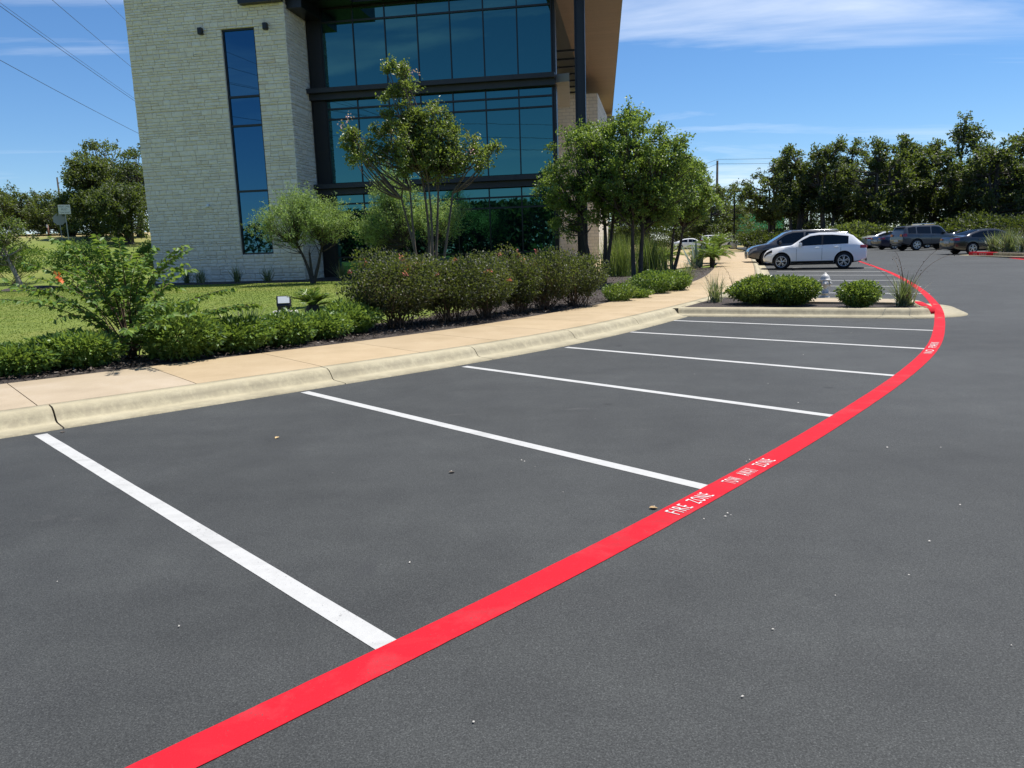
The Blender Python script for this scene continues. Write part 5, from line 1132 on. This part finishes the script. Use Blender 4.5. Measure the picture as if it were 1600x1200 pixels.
    if spec.get('rack'):
        x0, x1 = spec['rack']; m = MB().box(((x0 + x1) / 2, 0, ztop(0) + .09), (abs(x1 - x0), W_ * .55, .05), bev=.02)
        for x in (x0, x1): m.box((x, 0, ztop(0) + .05), (.05, W_ * .6, .05))
        m.build('roof_rack', M['chrome'], root)
    if spec.get('spoiler'): x = spec['spoiler']; MB().box((x, 0, ztop(x + .1) - .005), (.26, section(x)[8][0] * 1.8, .04), bev=.015).build('spoiler', spec['paint'], root)
    for x in (ox + wb / 2, ox - wb / 2):
        for sg in (-1, 1): wheel(root, x, sg * (W_ / 2 - .125), wr_, .235, sg, spec.get('spokes', 5), spec.get('rim'))
    return root
SUV = lambda paint, **k: dict(dict(L=4.68, W=1.89, paint=paint, zb=.27, top=[(-2.34, .80), (-2.31, .95), (-2.24, 1.05), (-2.08, 1.17), (-1.72, 1.50), (-1.48, 1.585), (-.8, 1.655), (-.2, 1.665), (.18, 1.625), (.52, 1.47), (1.0, 1.14), (1.08, 1.105), (1.6, 1.06), (2.0, .985), (2.18, .90), (2.29, .78), (2.34, .62)],
    belt=[(-2.34, .98), (-1.9, 1.11), (-1.3, 1.10), (0, 1.07), (.8, 1.04), (1.1, 1.03), (2.34, .62)], glass=(1.03, .22, -1.55, -2.08), side=[(-1.52, -.40), (-.34, .68)], seams=[-1.2, -.37, .78], handles=[-1.0, -.15], mirror=.60, tz=(.92, 1.06), wr=.375, wb=2.82, wo=.06, tumble=.38, sill=.12), **k)
BOXY = lambda paint, **k: dict(dict(L=4.83, W=1.92, paint=paint, top=[(-2.415, .80), (-2.39, 1.05), (-2.32, 1.22), (-2.22, 1.62), (-2.12, 1.74), (-1.6, 1.80), (0, 1.80), (.35, 1.76), (.52, 1.66), (.95, 1.22), (1.05, 1.15), (1.7, 1.11), (2.15, 1.05), (2.30, .96), (2.38, .80), (2.415, .66)],
    belt=[(-2.415, 1.16), (-1.9, 1.20), (-.5, 1.17), (.9, 1.12), (1.1, 1.08), (2.4, .7)], glass=(.99, .48, -2.16, -2.32), side=[(-2.02, -1.46), (-1.36, -.36), (-.26, .66)], seams=[-1.28, -.31, .72], handles=[-1.1, -.08], mirror=.62, tz=(1.0, 1.22), wr=.40, wb=2.79, wo=.02, tumble=.24, zb=.36, round=.12, spokes=6), **k)
SEDAN = lambda paint, **k: dict(dict(L=4.85, W=1.84, paint=paint, top=[(-2.425, .72), (-2.40, .90), (-2.30, 1.02), (-1.9, 1.06), (-1.75, 1.09), (-1.3, 1.28), (-.85, 1.42), (-.3, 1.475), (.2, 1.46), (.55, 1.36), (1.12, 1.02), (1.2, .99), (1.7, .92), (2.15, .80), (2.33, .70), (2.425, .56)],
    belt=[(-2.425, .90), (-1.9, 1.0), (-1.2, .985), (0, .95), (1.0, .92), (1.3, .90), (2.4, .55)], glass=(1.16, .5, -.85, -1.72), side=[(-1.42, -.42), (-.34, .92)], seams=[-1.05, -.38, .92], handles=[-.95, -.05], mirror=.72, tz=(.82, .96), wr=.335, wb=2.80, wo=.05, tumble=.42, zb=.18), **k)
VAN = lambda paint, **k: dict(dict(SUV(paint), L=4.95, W=1.94, top=[(-2.475, .80), (-2.44, 1.0), (-2.36, 1.15), (-2.2, 1.45), (-2.0, 1.62), (-1.4, 1.70), (-.4, 1.73), (.3, 1.70), (.62, 1.62), (1.0, 1.38), (1.4, 1.13), (1.5, 1.09), (1.9, 1.03), (2.2, .95), (2.36, .84), (2.44, .72), (2.475, .60)],
    belt=[(-2.475, 1.02), (-2.0, 1.12), (0, 1.09), (1.2, 1.03), (1.5, 1.0), (2.475, .6)], glass=(1.42, .62, -2.02, -2.30), side=[(-2.05, -1.45), (-1.38, -.32), (-.22, 1.08)], seams=[-1.3, -.27, 1.1], handles=[-1.05, .05], mirror=.95, wb=2.90, wr=.37), **k)
def gpos(px, py, sc=None):
    p = at(px, py); return p
lotg = 'cars parked in the lot'
wp = paintmat('white_car_paint', (.90, .90, .90)); dk = paintmat('dark_grey_car_paint', (.040, .040, .042)); bk = paintmat('black_car_paint', (.008, .009, .012)); gy = paintmat('charcoal_car_paint', (.050, .054, .060)); bl = paintmat('navy_car_paint', (.010, .012, .04)); sv = paintmat('silver_car_paint', (.52, .54, .56), .4)
pa = at(1271, 421); car('white crossover parked side-on beyond the hydrant', 'car', pa + Vector((.35, .85, 0)), (-.915, .40), SUV(wp, head=M['head_dark'], rails=(.3, -1.5), rail_mat=M['chrome']), lotg, .95).scale.z = 1.0
pg = at(1245, 413); car('dark grey van-like car with silver roof behind the white crossover', 'car', pg + Vector((.1, .5, 0)), (-.985, .17), VAN(dk, rails=(.5, -1.9)), lotg, 1.03)
def rear(px, Y, half): p = atd(px, 380, Y + .9); x = p.x + half; return Vector((x, Y, float(za(x, Y))))
def far_pos(px, Y): p = atd(px, 380, Y); p.z = float(za(p.x, p.y)); return p
car('charcoal off-road vehicle with a roof rack under the oaks', 'car', rear(1388, 56.6, 2.42), (.99, .08), BOXY(gy, rack=(-.9, .1), spoiler=-2.25, cladding=gy), lotg)
car('black sedan beside the grassy island at the right', 'car', rear(1465, 46.6, 2.43), (1.0, .02), SEDAN(bk), lotg)
car('navy blue sedan left of the charcoal off-roader', 'car', rear(1357, 62, 2.43), (.99, .1), SEDAN(bl), lotg)
car('silver sedan half hidden behind the navy one', 'car', rear(1338, 69, 2.43), (.99, .1), SEDAN(sv), lotg)
car('white car just behind the white crossover roof', 'car', rear(1322, 74, 2.43), (.99, .1), SEDAN(wp), lotg)
car('dark car peeking out between the off-roader and the black sedan', 'car', rear(1452, 63, 2.43), (.99, .1), SEDAN(gy), lotg)
car('white off-road vehicle parked far off beside the lamp post', 'car', far_pos(1124, 100), (.97, -.24), BOXY(wp, spoiler=-2.25), lotg)
car('white sedan far off, half hidden by the right street tree', 'car', far_pos(1080, 97), (.97, -.24), SEDAN(wp), lotg)

# ------------------------------------------------------------------ hydrant on the island
hp = at(1288, 465.5, .13); hyd = empty('fire_hydrant', hp, math.radians(-20), 'silver fire hydrant between the round shrubs on the island', 'hydrant'); hyd.scale = (.80,) * 3
HM = flat('hydrant_silver', (.50, .49, .46), .5, .15, var=.12, vscale=14)
MB().lathe([(.15, 0), (.15, .03), (.11, .035), (.105, .12), (.15, .125), (.15, .155), (.105, .16), (.10, .30), (.105, .46), (.13, .50), (.135, .52)], n=24).build('barrel', HM, hyd)
MB().lathe([(.165, .52), (.165, .545), (.135, .55), (.13, .60), (.105, .66), (.06, .70), (.04, .71), (.035, .745), (.01, .75)], n=24).build('bonnet', HM, hyd)
for d, rr, ln in (((1, 0, 0), .062, .17), ((-1, 0, 0), .062, .17), ((0, -1, 0), .085, .18)):
    R_ = Vector(d).to_track_quat('Z', 'Y').to_matrix(); cp_ = MB().lathe([(rr * .85, 0), (rr * .85, ln - .06), (rr * 1.15, ln - .055), (rr * 1.15, ln - .02), (rr * .9, ln), (.022, ln + .004), (.022, ln + .035), (.004, ln + .036)], (0, 0, .42), 18, R_).build('nozzle_cap', HM, hyd)
for k in range(8): a = k * math.pi / 4; MB().lathe([(.013, 0), (.013, .035), (.004, .037)], (.135 * math.cos(a), .135 * math.sin(a), .152), 6).build('bolt', HM, hyd)

# ------------------------------------------------------------------ lawn flood lamp
fp = on(445, 489); fl = empty('flood_lamp', fp, math.radians(12), 'small black flood lamp on a concrete pad in the lawn', 'lamp')
MB().box((0, 0, .02), (.52, .42, .06), bev=.01).build('base_pad', M['conc'], fl)
MB().box((0, 0, .115), (.30, .16, .14), bev=.012).box((0, -.0, .065), (.34, .05, .03)).build('lamp_bracket', M['black_metal'], fl)
Rt = Matrix.Rotation(math.radians(-28), 3, 'X')
MB().box((0, .02, .27), (.335, .09, .26), M=Rt, bev=.015).build('lamp_housing', M['black_metal'], fl)
o = MB().box((0, -.052, 0), (.26, .012, .17)).build('lamp_glass', flat('lamp_lens', (.62, .64, .66), .12, 0, .6), fl); o.location = (0, .022, .285); o.rotation_euler = (math.radians(-28), 0, 0)

MB().box((0, -.084, .125), (.09, .004, .022)).build('lamp_badge', flat('badge', (.6, .6, .6), .5), fl)
for dx in (-.1, .0, .1): MB().box((dx, -.085, .07), (.05, .004, .018)).build('pad_bolt', M['plate'], fl)

# ------------------------------------------------------------------ signs and posts on the left
def post_sign(name, label, px, pyb, Y, h, parts):
    p = atd(px, pyb, Y); p.z = zl1(p.x, p.y); return empty(name, p, math.atan2(p.y, p.x) - math.pi / 2, label, 'sign')
SG = flat('galvanised_post', (.35, .36, .36), .5, .4); SW = flat('sign_white', (.72, .72, .71), .5); SB = flat('sign_black', (.01, .01, .01), .6)
p = atd(107, 372, 57); zg_ = zl1(p.x, p.y); ztop_ = atd(105, 320, 57).z; zbt = atd(105, 334.5, 57).z
sg = empty('road_sign', (p.x, p.y, zg_), math.atan2(p.y, p.x) - math.pi / 2, 'white rectangular road sign with black lettering on a thin post', 'sign')
MB().box((0, 0, (ztop_ - zg_) / 2), (.07, .05, ztop_ - zg_)).build('post', SG, sg); hs = ztop_ - zbt
bd = MB().box((-.02, -.05, ztop_ - zg_ - hs / 2), (.78, .02, hs), bev=.004).build('sign_board', SW, sg)
for i, (tx_, wd_, hh_) in enumerate((('RIGHT LANE', .64, .12), ('MUST', .40, .15), ('TURN RIGHT', .64, .12))):
    me = text_mesh(tx_, 'lettering'); n = len(me.vertices); co = np.empty(n * 3); me.vertices.foreach_get('co', co); co = co.reshape(-1, 3)
    co[:, 0] = ((co[:, 0] - co[:, 0].min()) / np.ptp(co[:, 0]) - .5) * wd_ - .02; zc = ztop_ - zg_ - hs * (.18 + .32 * i); co[:, 2] = ((co[:, 1] - co[:, 1].min()) / np.ptp(co[:, 1]) - .5) * hh_ + zc; co[:, 1] = -.064
    me.vertices.foreach_set('co', co.astype(np.float32).ravel()); me.update(); link('lettering', me, SB, bd)
p = atd(97, 374, 60); zg_ = zl1(p.x, p.y)
st = empty('stop_sign', (p.x, p.y, zg_), math.atan2(p.y, p.x) - math.pi / 2, 'grey back of an octagonal sign left of the road sign', 'sign')
MB().box((0, 0, .95), (.06, .05, 1.9)).build('post', SG, st); MB().lathe([(.46, -.012), (.46, .012)], (0, -.04, 1.55), 8, Matrix.Rotation(math.pi / 2, 3, 'X') @ Matrix.Rotation(math.pi / 8, 3, 'Z'), False).build('sign_board', SG, st)
def pole(name, label, px, py_top, Y, r0, cat='pole', arms=True, mat=None, ground=None, lean=0.0):
    p = atd(px, py_top, Y); zg_ = zl1(p.x, p.y) if ground is None else float(za(p.x, p.y)); h = p.z - zg_
    root = empty(name, (p.x, p.y, zg_), 0, label, cat); MB().tube([(lean, 0, -.2), (lean * .5, 0, h * .5), (0, 0, h)], [r0, r0 * .88, r0 * .7], 10).build('shaft', mat or M['bark_dark'], root)
    if arms:
        MB().box((0, 0, h - .35), (2.0, .1, .12)).build('crossarm', M['bark_dark'], root)
        for x in (-.9, 0, .9): MB().lathe([(.05, 0), (.06, .06), (.03, .12), (.05, .18), (.01, .2)], (x, 0, h - .29), 8).build('insulator', M['plate'], root)
    return root, p
_, pl = pole('utility_pole', 'bare utility pole above the trees on the left rise', 89, 277, 112, .15, arms=False)
p = atd(77, 372, 78); zg_ = zl1(p.x, p.y); pr = empty('marker_post', (p.x, p.y, zg_), 0, 'short brown marker post in dry grass beside the road', 'post')
MB().tube([(0, 0, -.1), (0, 0, 1.4)], .085, 8).build('shaft', flat('rusty_brown', (.13, .055, .03), .8), pr); MB().box((0, -.09, 1.25), (.16, .02, .3)).build('reflector', M['plate'], pr)
p = atd(104, 372, 80); zg_ = zl1(p.x, p.y); pr = empty('stub_post', (p.x, p.y, zg_), 0, 'dark wooden stub post right of the octagonal sign', 'post')
MB().tube([(0, 0, -.1), (.02, 0, 2.4)], .16, 8).build('shaft', M['bark_dark'], pr)
# right side poles
_, pr1 = pole('utility_pole', 'tall utility pole left of the oak row', 1121, 251, 130, .24, ground=1, arms=False)
pole('utility_pole', 'dark utility pole rising through the oaks above the white crossover', 1247, 246, 110, .22, ground=1, arms=False)
pole('utility_pole', 'pole top just showing above the oaks right of centre', 1436, 233, 105, .22, ground=1, arms=False)
p = atd(1148, 300, 98); zg_ = float(za(p.x, p.y)); lp = empty('lamp_post', (p.x, p.y, zg_), 0, 'black parking lot lamp post on a concrete base', 'lamp post')
MB().lathe([(.42, -.1), (.42, .75), (.40, .80), (.1, .82)], n=18).build('base', M['conc'], lp); MB().box((0, 0, (p.z - zg_ + .8) / 2), (.16, .16, p.z - zg_ - .8)).build('shaft', M['black_metal'], lp); MB().box((.35, 0, p.z - zg_ + .05), (1.1, .4, .12), bev=.03).build('lamp_head', M['black_metal'], lp)

# ------------------------------------------------------------------ wires
WM = flat('wire', (.02, .02, .022), .6)
def wire(label, a, b_, r_=.02, sag=.6, ext=(0.0, 0.0)):
    r_ = r_ * .62 if r_ < .025 else r_ * .8; a, b_ = Vector(a), Vector(b_); d = b_ - a; a = a - d * ext[0]; b_ = b_ + d * ext[1]; pts = [a.lerp(b_, t / 24) - Vector((0, 0, sag * 4 * (t / 24) * (1 - t / 24))) for t in range(25)]
    o = MB().tube(pts, r_, 5).build('power_wire', WM); tag(o, label, 'wire', 'overhead power wires'); return o
wire('uppermost overhead wire short piece at the top of the photo left of the building', atd(165, 0, 34), atd(198, 33, 44), .013, .02, (2.0, 2.0))
wire('steep overhead wire second from the top left of the building', atd(88, 0, 32), atd(208, 104, 48), .016, .15, (1.2, .8))
wire('long overhead wire crossing the left sky from the corner', atd(0, 0, 30), atd(211, 153, 48), .018, .25, (1.0, .8))
wire('twin strand right beside the corner wire in the left sky', atd(3, -3, 30), atd(212, 150, 48), .012, .25, (1.0, .8))
wire('lowest overhead wire in the left sky', atd(0, 83, 31), atd(216, 202, 48), .018, .3, (1.0, .8))
wire('thin far wire sloping to the left of the oaks, upper one', atd(1060, 268, 130), atd(1121, 249, 130), .03, .2, (.6, 0)); wire('thin far wire sloping to the left of the oaks, lower one', atd(1060, 277, 130), atd(1121, 256, 130), .03, .2, (.6, 0))
wire('long far wire above the oak tops, upper one', atd(1121, 249, 130), atd(1600, 227, 104), .03, .5, (0, .3)); wire('long far wire above the oak tops, lower one', atd(1121, 256, 130), atd(1600, 237, 104), .03, .5, (0, .3))
for i in range(3): wire(('first', 'second', 'third')[i] + ' wire seen only as a reflection in the upper glass', (-34 + 5 * i, -3 - 6 * i, 15.5 - 1.2 * i), (30 + 5 * i, -36 - 6 * i, 14.5 - 1.2 * i), .03, .8)

# ------------------------------------------------------------------ wheel stops, far building, right-hand island
for i, (px, py, lb) in enumerate([(1139, 400, 'left pale concrete wheel stop beyond the sidewalk end'), (1153, 401.5, 'right pale concrete wheel stop before the dark grey car')]):
    p = at(px, py); o = MB().prism([(-.9, -.09), (.9, -.09), (.9, .09), (-.9, .09)], 0, .08)
    o.add([(-.88, -.06, .08), (.88, -.06, .08), (.88, .06, .08), (-.88, .06, .08), (-.86, -.04, .13), (.86, -.04, .13), (.86, .04, .13), (-.86, .04, .13)], [(4, 5, 6, 7), (0, 1, 5, 4), (1, 2, 6, 5), (2, 3, 7, 6), (3, 0, 4, 7)])
    w_ = o.build('wheel_stop', M['conc']); w_.location = p + Vector((0, 0, .004)); w_.rotation_euler = (0, 0, math.radians(-12)); tag(w_, lb, 'wheel stop', 'concrete wheel stops')
p = atd(1166, 360, 150); zg_ = .6; gb = empty('unfinished_building', (p.x, p.y, zg_), math.radians(-14), 'green sheathed building under construction far behind the lamp post', 'building')
hgt_ = atd(1160, 334, 150).z - zg_; MB().box((2.5, 3, hgt_ / 2), (9.0, 6, hgt_)).build('wall', flat('green_sheathing', (.06, .36, .14), .7, var=.1, vscale=1), gb)
MB().box((2.5, 3, hgt_ + .45), (9.1, 6.1, .9)).build('parapet', flat('brown_parapet', (.22, .13, .08), .8), gb)
for x in (-.9, 2.2, 5.0): wn = MB().box((x, -.03, 1.6), (1.0, .12, 1.9)).build('window', M['black_metal'], gb)
for x in np.linspace(-1.8, 6.8, 9): MB().box((float(x), .2, hgt_ + 1.9), (.10, .1, 2.2)).build('stud', M['panel'], gb)
MB().box((-4.5, 1, 1.1), (5, 3, 2.2)).build('site_cabin', flat('cabin_white', (.6, .6, .58), .6), gb)
# grassy island at the far right with a red painted kerb nose
RI = empty('island', (0, 0, 0)); RI['kind'] = 'structure'
k0, k1 = at(1518, 399), at(1555, 401); dk_ = (k1 - k0); dk_.z = 0; Lk = dk_.length; ak = math.atan2(dk_.y, dk_.x)
ku = dk_.normalized(); kv = Vector((-ku.y, ku.x, 0)); zr_ = float(za(0, (k0.y + k1.y) / 2))
def kp(u, v): q = k0 + ku * u + kv * v; return (q.x, q.y)
def isl_prism(name, poly, z0, z1, mat): return MB().prism([tuple(q) for q in round_poly(poly, [.5] * 4, 6)], z0, z1).build(name, mat, RI)
isl_prism('gutter', [kp(-.9, -.42), kp(14, -.42), kp(14, 2.7), kp(-.9, 2.5)], zr_ - .3, zr_ + .035, M['kerb'])
isl_prism('kerb_length', [kp(-.3, -.12), kp(14, -.12), kp(14, 2.4), kp(-.3, 2.2)], zr_ - .2, zr_ + .19, M['kerb'])
isl_prism('island_soil', [kp(-.1, .06), kp(13.8, .06), kp(13.8, 2.2), kp(-.1, 2.0)], zr_, zr_ + .2, M['mulch'])
rk = MB().box((0, 0, .11), (Lk, .34, .22), bev=.03).build('red_kerb_end', M['red'], RI); rk.location = ((k0.x + k1.x) / 2, (k0.y + k1.y) / 2, zr_ + .0); rk.rotation_euler = (0, 0, ak)
for body, x0, x1 in (('NO', -.30, -.13), ('PARK', -.02, .28)):
    me = text_mesh(body, 'lettering'); n = len(me.vertices); co = np.empty(n * 3); me.vertices.foreach_get('co', co); co = co.reshape(-1, 3)
    xx = (co[:, 0] - co[:, 0].min()) / np.ptp(co[:, 0]); zz_ = (co[:, 1] - co[:, 1].min()) / np.ptp(co[:, 1]); co[:, 0] = (x0 + (x1 - x0) * xx) * Lk; co[:, 2] = .05 + .10 * zz_; co[:, 1] = -.174
    me.vertices.foreach_set('co', co.astype(np.float32).ravel()); me.update(); link('lettering', me, M['stencil'], rk)
for i, (px, py, n, L_, lb) in enumerate([(1540, 388, 200, 1.25, 'left spiky tuft on the far island behind the red kerb'), (1578, 389, 220, 1.4, 'taller spiky tuft with stalks on the far island'), (1612, 389, 200, 1.3, 'spiky tuft on the far island cut by the right edge')]):
    q = Vector((*kp((.5, 2.0, 3.6)[i], 1.0), zr_ + .2)); blade_tuft('yucca_tuft', lb, q, n, L_, .035, M['lf_yucca'], 90 + i, .75, .3, 'plant', 'spiky tufts on the far island', 3, 1.7, r0=.15)
A_, B_ = at(1556, 400.5), at(1640, 410); d = (B_ - A_).normalized(); nn = Vector((-d.y, d.x, 0)) * .12
V = []
for i in range(13):
    q = A_.lerp(B_, i / 12)
    for sgn in (-1, 1): w_ = q + nn * sgn; V.append((w_.x, w_.y, float(za(w_.x, w_.y)) + .006))
o = link('fire_lane_line', mesh_np('fire_lane_line', V, np.array([(2 * i, 2 * i + 2, 2 * i + 3, 2 * i + 1) for i in range(12)])), M['red']); o['kind'] = 'structure'
